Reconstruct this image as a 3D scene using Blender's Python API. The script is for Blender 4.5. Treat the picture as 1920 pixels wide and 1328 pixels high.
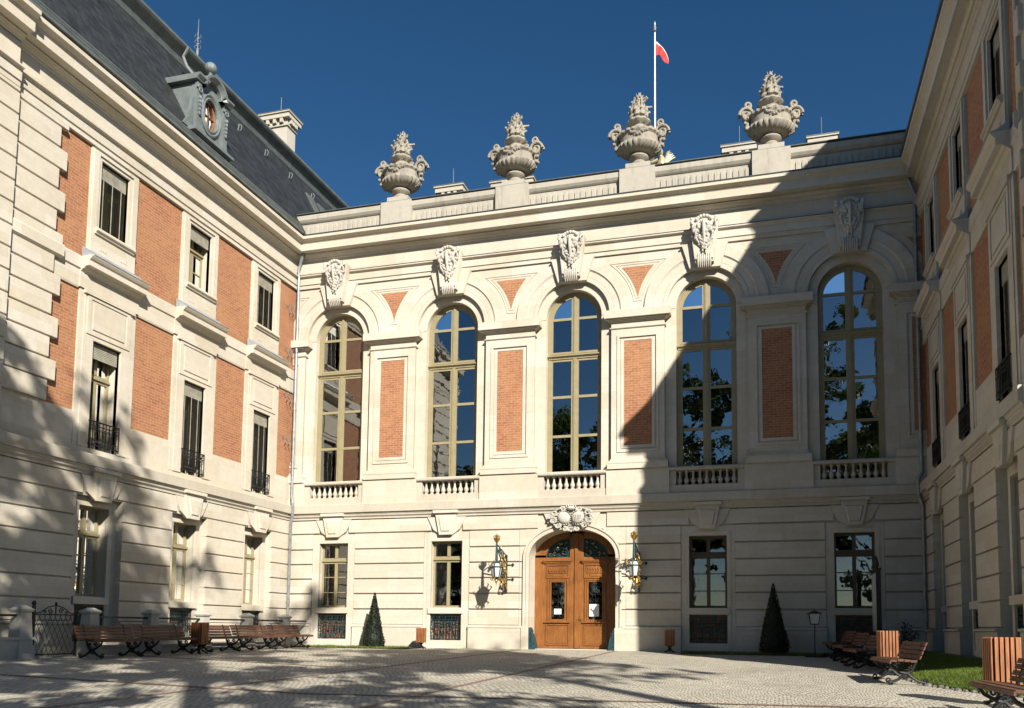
import bpy, bmesh, math, random
from mathutils import Vector, Matrix
R = math.radians
sin, cos, pi = math.sin, math.cos, math.pi
for o in list(bpy.data.objects): bpy.data.objects.remove(o)
SC = bpy.context.scene
COL = SC.collection
# ---------------------------------------------------------------- camera
cd = bpy.data.cameras.new("camera"); cam = bpy.data.objects.new("camera", cd); COL.objects.link(cam); SC.camera = cam
yaw, pitch, roll = -0.2655, 0.0795, 0.0084
f = Vector((sin(yaw)*cos(pitch), cos(yaw)*cos(pitch), sin(pitch)))
r = Vector((cos(yaw), -sin(yaw), 0)); u = r.cross(f)
r2 = r*cos(roll) + u*sin(roll); u2 = -r*sin(roll) + u*cos(roll)
cam.matrix_world = Matrix.Translation((17.3943, -26.7009, 0.6856)) @ Matrix((r2, u2, -f)).transposed().to_4x4()
cd.sensor_width = 36; cd.sensor_fit = 'HORIZONTAL'; cd.lens = 1536.1853/1920*36
cd.shift_x = -0.03772; cd.shift_y = 0.20496; cd.clip_end = 2000; cd.clip_start = 0.1
# ---------------------------------------------------------------- sky, sun, exposure
SUN = Vector((0.81, -1.0, 0.75)).normalized()
SUN_EL = math.asin(SUN.z); SUN_ROT = math.atan2(SUN.x, SUN.y)
W = bpy.data.worlds.new("World"); SC.world = W; W.use_nodes = True
wn = W.node_tree.nodes; wl = W.node_tree.links
sky = wn.new('ShaderNodeTexSky'); sky.sky_type = 'NISHITA'; sky.sun_disc = False
sky.sun_elevation = SUN_EL; sky.sun_rotation = SUN_ROT % (2*pi); sky.altitude = 300; sky.air_density = 1.0; sky.dust_density = 0.3; sky.ozone_density = 2.5
hs = wn.new('ShaderNodeHueSaturation'); hs.inputs['Saturation'].default_value = 1.28; hs.inputs['Value'].default_value = 1.06
wl.new(sky.outputs[0], hs.inputs['Color']); wl.new(hs.outputs[0], wn['Background'].inputs[0])
wn['Background'].inputs[1].default_value = 0.05
sl = bpy.data.lights.new("sun", 'SUN'); so = bpy.data.objects.new("sun", sl); COL.objects.link(so)
sl.energy = 4.9; sl.angle = R(0.55); sl.color = (1.0, 0.945, 0.85)
so.rotation_euler = SUN.to_track_quat('Z', 'Y').to_euler(); so.location = (40, -50, 40)
SC.view_settings.view_transform = 'Standard'; SC.view_settings.look = 'None'
SC.view_settings.exposure = 0.57; SC.view_settings.gamma = 1.0
SC.cycles.max_bounces = 6; SC.cycles.diffuse_bounces = 1; SC.cycles.glossy_bounces = 4; SC.cycles.transparent_max_bounces = 10
SC.cycles.transmission_bounces = 4; SC.cycles.caustics_reflective = False; SC.cycles.caustics_refractive = False

# ---------------------------------------------------------------- materials
MATS = {}
def newmat(name):
    m = bpy.data.materials.new(name); m.use_nodes = True
    nt = m.node_tree; b = nt.nodes['Principled BSDF']; MATS[name] = m
    return m, nt, nt.nodes, nt.links, b
def ramp(N, L, src, stops):
    r = N.new('ShaderNodeValToRGB'); L.new(src, r.inputs[0]); e = r.color_ramp.elements
    while len(e) < len(stops): e.new(0.5)
    for i, (p, c) in enumerate(stops):
        e[i].position = p; e[i].color = (c[0], c[1], c[2], 1)
    return r
def noise(N, L, vec, scale, detail=4, rough=0.55):
    n = N.new('ShaderNodeTexNoise'); n.inputs['Scale'].default_value = scale; n.inputs['Detail'].default_value = detail
    n.inputs['Roughness'].default_value = rough
    if vec: L.new(vec, n.inputs['Vector'])
    return n
def mix(N, L, a, b, fac, mode='MIX'):
    m = N.new('ShaderNodeMix'); m.data_type = 'RGBA'; m.blend_type = mode
    for sock, v in ((m.inputs[0], fac), (m.inputs[6], a), (m.inputs[7], b)):
        if hasattr(v, 'is_output') or isinstance(v, bpy.types.NodeSocket): L.new(v, sock)
        elif isinstance(v, (int, float)): sock.default_value = v
        else: sock.default_value = (v[0], v[1], v[2], 1)
    return m.outputs[2]
def bump(N, L, b, h, strength, dist=0.02):
    bp = N.new('ShaderNodeBump'); bp.inputs['Strength'].default_value = strength; bp.inputs['Distance'].default_value = dist
    L.new(h, bp.inputs['Height']); L.new(bp.outputs[0], b.inputs['Normal']); return bp
def wallvec(N, L):
    g = N.new('ShaderNodeNewGeometry'); s = N.new('ShaderNodeSeparateXYZ'); L.new(g.outputs['Position'], s.inputs[0])
    a = N.new('ShaderNodeMath'); a.operation = 'SUBTRACT'; L.new(s.outputs[0], a.inputs[0]); L.new(s.outputs[1], a.inputs[1])
    c = N.new('ShaderNodeCombineXYZ'); L.new(a.outputs[0], c.inputs[0]); L.new(s.outputs[2], c.inputs[1])
    return c.outputs[0], g.outputs['Position'], s
def stone(name, base, weather=0.25, wcol=(0.25, 0.23, 0.19), ashlar=True, grime=0.0, bmp=0.25):
    m, nt, N, L, b = newmat(name)
    v, pos, s = wallvec(N, L)
    n1 = noise(N, L, pos, 0.55, 6, 0.6); n2 = noise(N, L, pos, 6, 5, 0.65); n3 = noise(N, L, pos, 60, 3, 0.6)
    d = [c*0.86 for c in base]
    col = mix(N, L, d, base, ramp(N, L, n1.outputs[0], [(0.3, (0, 0, 0)), (0.7, (1, 1, 1))]).outputs[0])
    if ashlar:
        br = N.new('ShaderNodeTexBrick'); L.new(v, br.inputs['Vector'])
        br.inputs['Scale'].default_value = 1; br.inputs['Brick Width'].default_value = 1.13; br.inputs['Row Height'].default_value = 0.543
        br.inputs['Mortar Size'].default_value = 0.004; br.inputs['Mortar Smooth'].default_value = 0.3; br.offset = 0.37
        br.inputs['Color1'].default_value = (1.04, 1.03, 1.02, 1); br.inputs['Color2'].default_value = (0.93, 0.885, 0.80, 1); br.inputs['Mortar'].default_value = (0.82, 0.77, 0.69, 1)
        col = mix(N, L, col, br.outputs[0], 0.85, 'MULTIPLY')
    sp = ramp(N, L, n2.outputs[0], [(0.35, (0.86, 0.85, 0.83)), (0.6, (1, 1, 1))])
    col = mix(N, L, col, sp.outputs[0], 0.5, 'MULTIPLY')
    if weather:
        mp = N.new('ShaderNodeMapping'); L.new(pos, mp.inputs[0]); mp.inputs['Scale'].default_value = (1.6, 1.6, 0.25)
        st = noise(N, L, mp.outputs[0], 1.6, 6, 0.7)
        col = mix(N, L, col, wcol, mix(N, L, (0, 0, 0), (weather, weather, weather), ramp(N, L, st.outputs[0], [(0.52, (0, 0, 0)), (0.78, (1, 1, 1))]).outputs[0]))
    L.new(col, b.inputs['Base Color']); b.inputs['Roughness'].default_value = 0.85
    h = mix(N, L, n2.outputs[0], n3.outputs[0], 0.5)
    bump(N, L, b, h, bmp, 0.01)
    return m
stone('stone', (0.72, 0.665, 0.565), 0.16, (0.42, 0.37, 0.29))
stone('stone_band', (0.63, 0.585, 0.50), 0.35, (0.30, 0.26, 0.20))
stone('stone_grey', (0.54, 0.495, 0.41), 0.6, (0.16, 0.15, 0.13), ashlar=False, bmp=0.5)
stone('stone_urn', (0.40, 0.36, 0.29), 0.9, (0.12, 0.115, 0.10), ashlar=False, bmp=0.7)
stone('stone_carved', (0.66, 0.62, 0.54), 0.6, (0.20, 0.17, 0.13), ashlar=False, bmp=0.5)
stone('stone_post', (0.56, 0.53, 0.47), 0.4, (0.2, 0.19, 0.17), ashlar=False, bmp=0.4)

def brickmat():
    m, nt, N, L, b = newmat('brick')
    v, pos, s = wallvec(N, L)
    br = N.new('ShaderNodeTexBrick'); L.new(v, br.inputs['Vector'])
    br.inputs['Scale'].default_value = 1; br.inputs['Brick Width'].default_value = 0.235; br.inputs['Row Height'].default_value = 0.083
    br.inputs['Mortar Size'].default_value = 0.007; br.inputs['Mortar Smooth'].default_value = 0.2; br.inputs['Bias'].default_value = -0.05
    br.inputs['Color1'].default_value = (0.46, 0.19, 0.09, 1); br.inputs['Color2'].default_value = (0.33, 0.125, 0.062, 1); br.inputs['Mortar'].default_value = (0.50, 0.34, 0.22, 1)
    n1 = noise(N, L, pos, 0.8, 5, 0.6); n2 = noise(N, L, pos, 14, 4, 0.6)
    c = mix(N, L, br.outputs[0], (0.52, 0.28, 0.13), ramp(N, L, n1.outputs[0], [(0.38, (0, 0, 0)), (0.7, (0.55, 0.55, 0.55))]).outputs[0])
    c = mix(N, L, c, ramp(N, L, n2.outputs[0], [(0.3, (0.72, 0.7, 0.68)), (0.6, (1.05, 1.05, 1.05))]).outputs[0], 0.7, 'MULTIPLY')
    L.new(c, b.inputs['Base Color']); b.inputs['Roughness'].default_value = 0.9
    bump(N, L, b, br.outputs['Fac'], -0.5, 0.01)
brickmat()
def simple(name, col, rough=0.6, metal=0.0, var=0.15, scale=5, bmp=0.0, col2=None, spec=0.5):
    m, nt, N, L, b = newmat(name)
    tc = N.new('ShaderNodeTexCoord')
    n = noise(N, L, tc.outputs['Object'], scale, 5, 0.6)
    c2 = col2 or [c*(1-var*2) for c in col]
    c = mix(N, L, c2, col, ramp(N, L, n.outputs[0], [(0.35, (0, 0, 0)), (0.62, (1, 1, 1))]).outputs[0])
    L.new(c, b.inputs['Base Color']); b.inputs['Roughness'].default_value = rough; b.inputs['Metallic'].default_value = metal
    b.inputs['Specular IOR Level'].default_value = spec
    if bmp: bump(N, L, b, n.outputs[0], bmp, 0.01)
    return m
simple('window_paint', (0.37, 0.315, 0.18), 0.45, var=0.06)
simple('window_paint_shade', (0.085, 0.06, 0.035), 0.45, var=0.1)  # window paint with shade put into the colour, for frames in shadow
simple('iron', (0.022, 0.023, 0.024), 0.5, 0.3, 0.2, 12)
simple('iron_green', (0.02, 0.06, 0.065), 0.4, 0.2, 0.2, 12)
simple('guard_paint', (0.025, 0.085, 0.10), 0.5, 0.2, 0.2, 12)
simple('gold', (0.72, 0.44, 0.10), 0.32, 0.85, 0.15, 20)
simple('pale_gold', (0.80, 0.68, 0.38), 0.35, 0.5, 0.1, 8)
simple('zinc', (0.17, 0.19, 0.18), 0.5, 0.25, 0.14, 3, 0.1)
simple('zinc_dark', (0.07, 0.075, 0.075), 0.6, 0.1, 0.14, 3)
simple('zinc_pale', (0.24, 0.27, 0.265), 0.5, 0.2, 0.14, 3, 0.1)
simple('lead', (0.42, 0.45, 0.48), 0.5, 0.15, 0.1, 4)
simple('zinc_pipe', (0.36, 0.38, 0.38), 0.45, 0.35, 0.15, 6)
simple('dark_room', (0.035, 0.03, 0.026), 0.9)
simple('curtain', (0.62, 0.58, 0.50), 0.9)
simple('curtain_red', (0.42, 0.07, 0.03), 0.8)
simple('blind', (0.46, 0.43, 0.34), 0.6)
simple('blind_dark', (0.15, 0.14, 0.11), 0.6)
simple('paper', (0.8, 0.8, 0.8), 0.6, var=0.02)
simple('lamp_glass', (0.62, 0.64, 0.62), 0.25, var=0.05)
simple('white_paint', (0.75, 0.75, 0.73), 0.4)
simple('flag_red', (0.62, 0.035, 0.03), 0.7); simple('flag_white', (0.75, 0.75, 0.76), 0.7)
simple('park', (0.055, 0.075, 0.03), 0.95, var=0.3, scale=0.6)
simple('soil', (0.07, 0.05, 0.035), 0.95, var=0.3, scale=12, bmp=0.6)
simple('gravel', (0.28, 0.26, 0.23), 0.95, var=0.35, scale=25, bmp=1.0)
simple('bark', (0.075, 0.055, 0.04), 0.9, var=0.3, scale=9, bmp=0.6)
simple('glazed_cellar', (0.42, 0.17, 0.08), 0.6, var=0.4, scale=4, col2=(0.05, 0.10, 0.11))
def leafmat(name, c1, c2, tr=0.35):
    m, nt, N, L, b = newmat(name)
    oi = N.new('ShaderNodeNewGeometry')
    n = noise(N, L, oi.outputs['Position'], 1.7, 3, 0.6)
    rr = N.new('ShaderNodeMath'); rr.operation = 'ADD'; L.new(n.outputs[0], rr.inputs[0])
    m2 = N.new('ShaderNodeMath'); m2.operation = 'MULTIPLY'; L.new(oi.outputs['Random Per Island'], m2.inputs[0]); m2.inputs[1].default_value = 0.5; L.new(m2.outputs[0], rr.inputs[1])
    c = ramp(N, L, rr.outputs[0], [(0.4, c1), (0.95, c2)])
    L.new(c.outputs[0], b.inputs['Base Color']); b.inputs['Roughness'].default_value = 0.6
    t = N.new('ShaderNodeBsdfTranslucent'); L.new(c.outputs[0], t.inputs[0])
    ms = N.new('ShaderNodeMixShader'); ms.inputs[0].default_value = tr
    L.new(b.outputs[0], ms.inputs[1]); L.new(t.outputs[0], ms.inputs[2]); L.new(ms.outputs[0], N['Material Output'].inputs[0])
leafmat('leaf', (0.03, 0.055, 0.012), (0.10, 0.13, 0.03))
leafmat('leaf_yew', (0.004, 0.008, 0.003), (0.012, 0.022, 0.006), 0.04)
leafmat('grass', (0.09, 0.14, 0.02), (0.22, 0.30, 0.045), 0.35)
leafmat('leaf_rose', (0.02, 0.04, 0.012), (0.06, 0.09, 0.025), 0.25)
leafmat('leaf_fallen', (0.30, 0.16, 0.05), (0.45, 0.28, 0.10), 0.1)
def glassmat(name='glass', ior=2.4, bs=0.06):
    m, nt, N, L, b = newmat(name)
    N.remove(b)
    g = N.new('ShaderNodeBsdfGlossy'); g.inputs['Roughness'].default_value = 0.0; g.inputs[0].default_value = (0.95, 0.98, 1.0, 1)
    t = N.new('ShaderNodeBsdfTransparent'); t.inputs[0].default_value = (0.55, 0.58, 0.56, 1)
    fr = N.new('ShaderNodeFresnel'); fr.inputs[0].default_value = ior
    ms = N.new('ShaderNodeMixShader'); L.new(fr.outputs[0], ms.inputs[0]); L.new(t.outputs[0], ms.inputs[1]); L.new(g.outputs[0], ms.inputs[2])
    L.new(ms.outputs[0], N['Material Output'].inputs[0])
    ge = N.new('ShaderNodeNewGeometry'); n = noise(N, L, ge.outputs['Position'], 2.2, 2, 0.5)
    bp = N.new('ShaderNodeBump'); bp.inputs['Strength'].default_value = bs; bp.inputs['Distance'].default_value = 0.03
    L.new(n.outputs[0], bp.inputs['Height']); L.new(bp.outputs[0], g.inputs['Normal'])
glassmat(); glassmat('glass_arched', 3.3, 0.07)
def slatemat():
    m, nt, N, L, b = newmat('slate')
    v, pos, s = wallvec(N, L)
    br = N.new('ShaderNodeTexBrick'); L.new(v, br.inputs['Vector']); br.inputs['Scale'].default_value = 1
    br.inputs['Brick Width'].default_value = 0.26; br.inputs['Row Height'].default_value = 0.17; br.inputs['Mortar Size'].default_value = 0.012
    br.inputs['Color1'].default_value = (0.044, 0.049, 0.050, 1); br.inputs['Color2'].default_value = (0.018, 0.021, 0.022, 1); br.inputs['Mortar'].default_value = (0.012, 0.013, 0.015, 1)
    n = noise(N, L, pos, 1.3, 5, 0.7); n2 = noise(N, L, pos, 9, 3, 0.6)
    c = mix(N, L, br.outputs[0], (0.040, 0.038, 0.034), ramp(N, L, n.outputs[0], [(0.5, (0, 0, 0)), (0.75, (0.5, 0.5, 0.5))]).outputs[0])
    c = mix(N, L, c, ramp(N, L, n2.outputs[0], [(0.3, (0.7, 0.7, 0.7)), (0.65, (1.2, 1.2, 1.2))]).outputs[0], 0.8, 'MULTIPLY')
    L.new(c, b.inputs['Base Color']); b.inputs['Roughness'].default_value = 0.6
    bump(N, L, b, br.outputs['Fac'], -0.6, 0.02)
slatemat()
def woodmat(name, c1, c2, axis=2, rough=0.5, worn=None):
    m, nt, N, L, b = newmat(name)
    tc = N.new('ShaderNodeTexCoord'); mp = N.new('ShaderNodeMapping'); L.new(tc.outputs['Object'], mp.inputs[0])
    sc = [18, 18, 18]; sc[axis] = 1.6; mp.inputs['Scale'].default_value = sc
    n = noise(N, L, mp.outputs[0], 1.5, 6, 0.65); n2 = noise(N, L, tc.outputs['Object'], 2.5, 4, 0.6)
    c = mix(N, L, c2, c1, ramp(N, L, n.outputs[0], [(0.3, (0, 0, 0)), (0.7, (1, 1, 1))]).outputs[0])
    c = mix(N, L, c, ramp(N, L, n2.outputs[0], [(0.3, (0.68, 0.66, 0.64)), (0.65, (1.1, 1.08, 1.05))]).outputs[0], 0.8, 'MULTIPLY')
    if worn:
        c = mix(N, L, c, worn, ramp(N, L, n.outputs[0], [(0.58, (0, 0, 0)), (0.70, (0.8, 0.8, 0.8))]).outputs[0])
    L.new(c, b.inputs['Base Color']); b.inputs['Roughness'].default_value = rough
    bump(N, L, b, n.outputs[0], 0.25, 0.005)
woodmat('door_wood', (0.37, 0.15, 0.04), (0.22, 0.08, 0.022), 2, 0.4)
woodmat('bench_wood', (0.19, 0.080, 0.042), (0.085, 0.038, 0.024), 1, 0.6, worn=(0.21, 0.16, 0.125))
woodmat('bin_wood', (0.50, 0.19, 0.065), (0.24, 0.085, 0.032), 2, 0.6, worn=(0.42, 0.33, 0.25))
def cobblemat():
    m, nt, N, L, b = newmat('cobbles')
    g = N.new('ShaderNodeNewGeometry'); pos = g.outputs['Position']
    nd = noise(N, L, pos, 0.7, 2, 0.5)
    va = N.new('ShaderNodeVectorMath'); va.operation = 'SCALE'; L.new(nd.outputs['Color'], va.inputs[0]); va.inputs['Scale'].default_value = 0.5
    vb = N.new('ShaderNodeVectorMath'); L.new(pos, vb.inputs[0]); L.new(va.outputs[0], vb.inputs[1])
    br = N.new('ShaderNodeTexBrick'); L.new(vb.outputs[0], br.inputs['Vector']); br.inputs['Scale'].default_value = 1
    br.inputs['Brick Width'].default_value = 0.115; br.inputs['Row Height'].default_value = 0.105; br.inputs['Mortar Size'].default_value = 0.013; br.inputs['Mortar Smooth'].default_value = 0.6
    br.inputs['Color1'].default_value = (0.76, 0.705, 0.585, 1); br.inputs['Color2'].default_value = (0.56, 0.525, 0.44, 1); br.inputs['Mortar'].default_value = (0.24, 0.215, 0.17, 1)
    n1 = noise(N, L, pos, 0.35, 5, 0.65); n2 = noise(N, L, pos, 9, 4, 0.7)
    c = mix(N, L, br.outputs[0], ramp(N, L, n1.outputs[0], [(0.3, (0.74, 0.73, 0.70)), (0.7, (1.14, 1.12, 1.06))]).outputs[0], 0.8, 'MULTIPLY')
    c = mix(N, L, c, ramp(N, L, n2.outputs[0], [(0.3, (0.7, 0.7, 0.7)), (0.65, (1.1, 1.1, 1.1))]).outputs[0], 0.7, 'MULTIPLY')
    L.new(c, b.inputs['Base Color']); b.inputs['Roughness'].default_value = 0.8
    vo = N.new('ShaderNodeMath'); vo.operation = 'SUBTRACT'; L.new(n2.outputs[0], vo.inputs[0]); L.new(br.outputs['Fac'], vo.inputs[1])
    bump(N, L, b, vo.outputs[0], 0.8, 0.02)
cobblemat()
def redbrick():
    m, nt, N, L, b = newmat('clinker')
    g = N.new('ShaderNodeNewGeometry'); pos = g.outputs['Position']
    br = N.new('ShaderNodeTexBrick'); L.new(pos, br.inputs['Vector']); br.inputs['Scale'].default_value = 1
    br.inputs['Brick Width'].default_value = 0.12; br.inputs['Row Height'].default_value = 0.12; br.inputs['Mortar Size'].default_value = 0.008
    br.inputs['Color1'].default_value = (0.38, 0.22, 0.15, 1); br.inputs['Color2'].default_value = (0.29, 0.17, 0.12, 1); br.inputs['Mortar'].default_value = (0.2, 0.17, 0.14, 1)
    n = noise(N, L, pos, 5, 4, 0.6)
    c = mix(N, L, br.outputs[0], ramp(N, L, n.outputs[0], [(0.3, (0.6, 0.6, 0.6)), (0.65, (1.1, 1.1, 1.1))]).outputs[0], 0.8, 'MULTIPLY')
    L.new(c, b.inputs['Base Color']); b.inputs['Roughness'].default_value = 0.85
redbrick()

# ---------------------------------------------------------------- mesh builder
ORG = {}
class MB:
    def __init__(s): s.v = []; s.f = []
    def add(s, vs, fs):
        n = len(s.v); s.v += [tuple(v) for v in vs]; s.f += [tuple(i+n for i in q) for q in fs]
    def hexa(s, p):  # 8 points: bottom ring 0-3, top ring 4-7
        s.add(p, [(0, 3, 2, 1), (4, 5, 6, 7), (0, 1, 5, 4), (1, 2, 6, 5), (2, 3, 7, 6), (3, 0, 4, 7)])
    def box(s, F, a, b, c, d, z0, z1):
        s.hexa([F(a, c, z0), F(b, c, z0), F(b, d, z0), F(a, d, z0), F(a, c, z1), F(b, c, z1), F(b, d, z1), F(a, d, z1)])
    def prism(s, F, pts, d0, d1, scale=1.0):  # polygon in (u,z), from depth d0 to d1
        n = len(pts); P = [F(u, d0, z) for u, z in pts]
        if scale != 1.0:
            cu = sum(p[0] for p in pts)/n; cz = sum(p[1] for p in pts)/n
            Q = [F(cu+(u-cu)*scale, d1, cz+(z-cz)*scale) for u, z in pts]
        else: Q = [F(u, d1, z) for u, z in pts]
        s.add(P+Q, [tuple(range(n)), tuple(range(2*n-1, n-1, -1))] + [(i, i+n, (i+1) % n+n, (i+1) % n) for i in range(n)])
    def extr(s, F, prof, u0, u1, m0=0, m1=0):  # closed (d,z) profile swept along u, mitred
        n = len(prof); P = [F(u0+m0*d, d, z) for d, z in prof]; Q = [F(u1+m1*d, d, z) for d, z in prof]
        s.add(P+Q, [tuple(range(n)), tuple(range(2*n-1, n-1, -1))] + [(i, i+n, (i+1) % n+n, (i+1) % n) for i in range(n)])
    def arc(s, F, uc, zc, prof, a0=0, a1=pi, n=32, ez=1.0):  # closed (r,d) profile swept round an arch
        k = len(prof); vs = []
        for i in range(n+1):
            a = a0+(a1-a0)*i/n
            for rr, d in prof: vs.append(F(uc+rr*cos(a), d, zc+rr*sin(a)*ez))
        fs = [(i*k+j, i*k+(j+1) % k, (i+1)*k+(j+1) % k, (i+1)*k+j) for i in range(n) for j in range(k)]
        fs += [tuple(range(k)), tuple(n*k+j for j in range(k-1, -1, -1))]
        s.add(vs, fs)
    def lathe(s, c, prof, n=16, mod=None, sx=1, sy=1, a0=0):
        k = len(prof); vs = []
        for i in range(n):
            a = 2*pi*i/n+a0
            for j, (rr, z) in enumerate(prof):
                q = rr*(mod(a, j) if mod else 1); vs.append((c[0]+q*cos(a)*sx, c[1]+q*sin(a)*sy, c[2]+z))
        fs = [(i*k+j, ((i+1) % n)*k+j, ((i+1) % n)*k+j+1, i*k+j+1) for i in range(n) for j in range(k-1)]
        fs += [tuple(i*k for i in range(n-1, -1, -1)), tuple(i*k+k-1 for i in range(n))]
        s.add(vs, fs)
    def tube(s, pts, rad, n=6):
        pts = [Vector(p) for p in pts]; m = len(pts); vs = []
        rads = rad if isinstance(rad, (list, tuple)) else [rad]*m
        up = None
        for i, p in enumerate(pts):
            t = (pts[min(i+1, m-1)]-pts[max(i-1, 0)])
            if t.length < 1e-9: t = Vector((0, 0, 1))
            t.normalize()
            if up is None: up = Vector((0, 0, 1)) if abs(t.z) < 0.9 else Vector((1, 0, 0))
            x = up-t*up.dot(t)
            if x.length < 1e-4: x = t.orthogonal()
            x.normalize(); up = x; y = t.cross(x)
            for j in range(n):
                a = 2*pi*j/n; vs.append(p+x*cos(a)*rads[i]+y*sin(a)*rads[i])
        fs = [(i*n+j, i*n+(j+1) % n, (i+1)*n+(j+1) % n, (i+1)*n+j) for i in range(m-1) for j in range(n)]
        fs += [tuple(range(n-1, -1, -1)), tuple((m-1)*n+j for j in range(n))]
        s.add(vs, fs)
    def ball(s, c, rx, ry=None, rz=None, n=8, m=6, rot=None):
        ry = rx if ry is None else ry; rz = rx if rz is None else rz
        vs = []; fs = []
        for i in range(1, m):
            th = pi*i/m
            for j in range(n):
                a = 2*pi*j/n; v = Vector((rx*sin(th)*cos(a), ry*sin(th)*sin(a), rz*cos(th)))
                if rot: v = rot @ v
                vs.append((c[0]+v.x, c[1]+v.y, c[2]+v.z))
        t = Vector((0, 0, rz)); 
        if rot: t = rot @ t
        vs += [(c[0]+t.x, c[1]+t.y, c[2]+t.z), (c[0]-t.x, c[1]-t.y, c[2]-t.z)]
        T = (m-1)*n; Bt = T+1
        for i in range(m-2):
            for j in range(n): fs.append((i*n+j, (i+1)*n+j, (i+1)*n+(j+1) % n, i*n+(j+1) % n))
        for j in range(n): fs.append((T, j, (j+1) % n)); fs.append((Bt, (m-2)*n+(j+1) % n, (m-2)*n+j))
        s.add(vs, fs)
    def mesh(s, name, mat, org=(0, 0, 0), smooth=False, recalc=True):
        me = bpy.data.meshes.new(name)
        me.from_pydata([(v[0]-org[0], v[1]-org[1], v[2]-org[2]) for v in s.v], [], s.f)
        mats = mat if isinstance(mat, (list, tuple)) else [mat]
        for q in mats: me.materials.append(MATS[q])
        if recalc:
            bm = bmesh.new(); bm.from_mesh(me); bmesh.ops.recalc_face_normals(bm, faces=bm.faces); bm.to_mesh(me); bm.free()
        if smooth:
            me.shade_smooth(); me.set_sharp_from_angle(angle=R(38))
        me.update(); return me
    def build(s, name, mat, parent=None, smooth=False, recalc=True, label=None):
        root = parent
        while root is not None and root.parent is not None: root = root.parent
        org = ORG.get(root.name, (0, 0, 0)) if root is not None else (0, 0, 0)
        o = bpy.data.objects.new(name, s.mesh(name, mat, org, smooth, recalc)); COL.objects.link(o)
        if parent is not None: o.parent = parent
        if label: o['label'] = label
        return o
def thing(name, label, cat, loc=(0, 0, 0), group=None, fixed=False):
    o = bpy.data.objects.new(name, None); COL.objects.link(o); o.location = loc; o.empty_display_size = 0.3
    o['label'] = label; o['category'] = cat
    if group: o['group'] = group
    if fixed: ORG[o.name] = loc
    return o
def tag(o, label, cat, group=None):
    o['label'] = label; o['category'] = cat
    if group: o['group'] = group
    return o
def struct(o, kind='structure'): o['kind'] = kind; return o
def dup(root, loc, rotz=0, label=None, group=None, scale=1):
    r_ = root.copy(); COL.objects.link(r_); r_.location = loc; r_.rotation_euler = (0, 0, rotz); r_.scale = (scale,)*3
    if label: r_['label'] = label
    if group: r_['group'] = group
    def rec(src, dst):
        for ch in list(src.children):
            c = ch.copy(); COL.objects.link(c); c.parent = dst; rec(ch, c)
    rec(root, r_)
    return r_
WX = 21.98
ID = lambda x, y, z: (x, y, z)
FF = lambda u, d, z: (u, -d, z)              # entrance facade: u to the right, d outwards
FL = lambda u, d, z: (d, -u, z)              # left wing: u = distance from the facade
FR = lambda u, d, z: (WX-d, -u, z)           # right wing
BAY = [1.862+4.5*k for k in range(5)]
PIER = [-0.388+4.5*k for k in range(6)]
rng = random.Random(5)

# ---------------------------------------------------------------- ground
def gz(x, y):
    t = max(0, min(1, (x-1.0)/9.0)); yy = max(-30, min(0, y))
    return 0.027*yy*(0.25+0.75*t) - (0 if y > 0 else 0)
def ground_sheet(name, mat, xs, ys, off=0.0):
    m = MB(); nx = len(xs)
    m.v = [(x, y, gz(x, y)+off) for y in ys for x in xs]
    m.f = [(j*nx+i, j*nx+i+1, (j+1)*nx+i+1, (j+1)*nx+i) for j in range(len(ys)-1) for i in range(nx-1)]
    return m.build(name, mat, recalc=False, smooth=True)
lin = lambda a, b, n: [a+(b-a)*i/n for i in range(n+1)]
struct(ground_sheet('courtyard', 'cobbles', lin(-3, 25, 28), lin(-33, 3, 36)))
struct(ground_sheet('park_ground', 'park', [-400, -100, -30]+lin(-10, 32, 42)+[60, 120, 400], [-500, -150, -60]+lin(-34, 3, 37)+[60, 400], -0.03))
def strip(p0, p1, w, mat, name, off=0.005, n=24):
    m = MB(); dx, dy = p1[0]-p0[0], p1[1]-p0[1]; l = math.hypot(dx, dy); nx_, ny_ = -dy/l*w/2, dx/l*w/2
    for i in range(n+1):
        t = i/n; x, y = p0[0]+dx*t, p0[1]+dy*t
        for s_ in (-1, 1): m.v.append((x+nx_*s_, y+ny_*s_, gz(x+nx_*s_, y+ny_*s_)+off))
    m.f = [(2*i, 2*i+1, 2*i+3, 2*i+2) for i in range(n)]
    return struct(m.build(name, mat, recalc=False))
strip((12.42, -0.4), (11.45, -26), 0.12, 'clinker', 'brick_line')
strip((9.2, -0.4), (7.6, -26), 0.12, 'clinker', 'brick_line')
strip((0.5, -15.3), (19.2, -14.2), 0.12, 'clinker', 'brick_line', 0.010)
strip((0.5, -9.1), (7.9, -9.9), 0.12, 'clinker', 'brick_line', 0.010)

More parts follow.
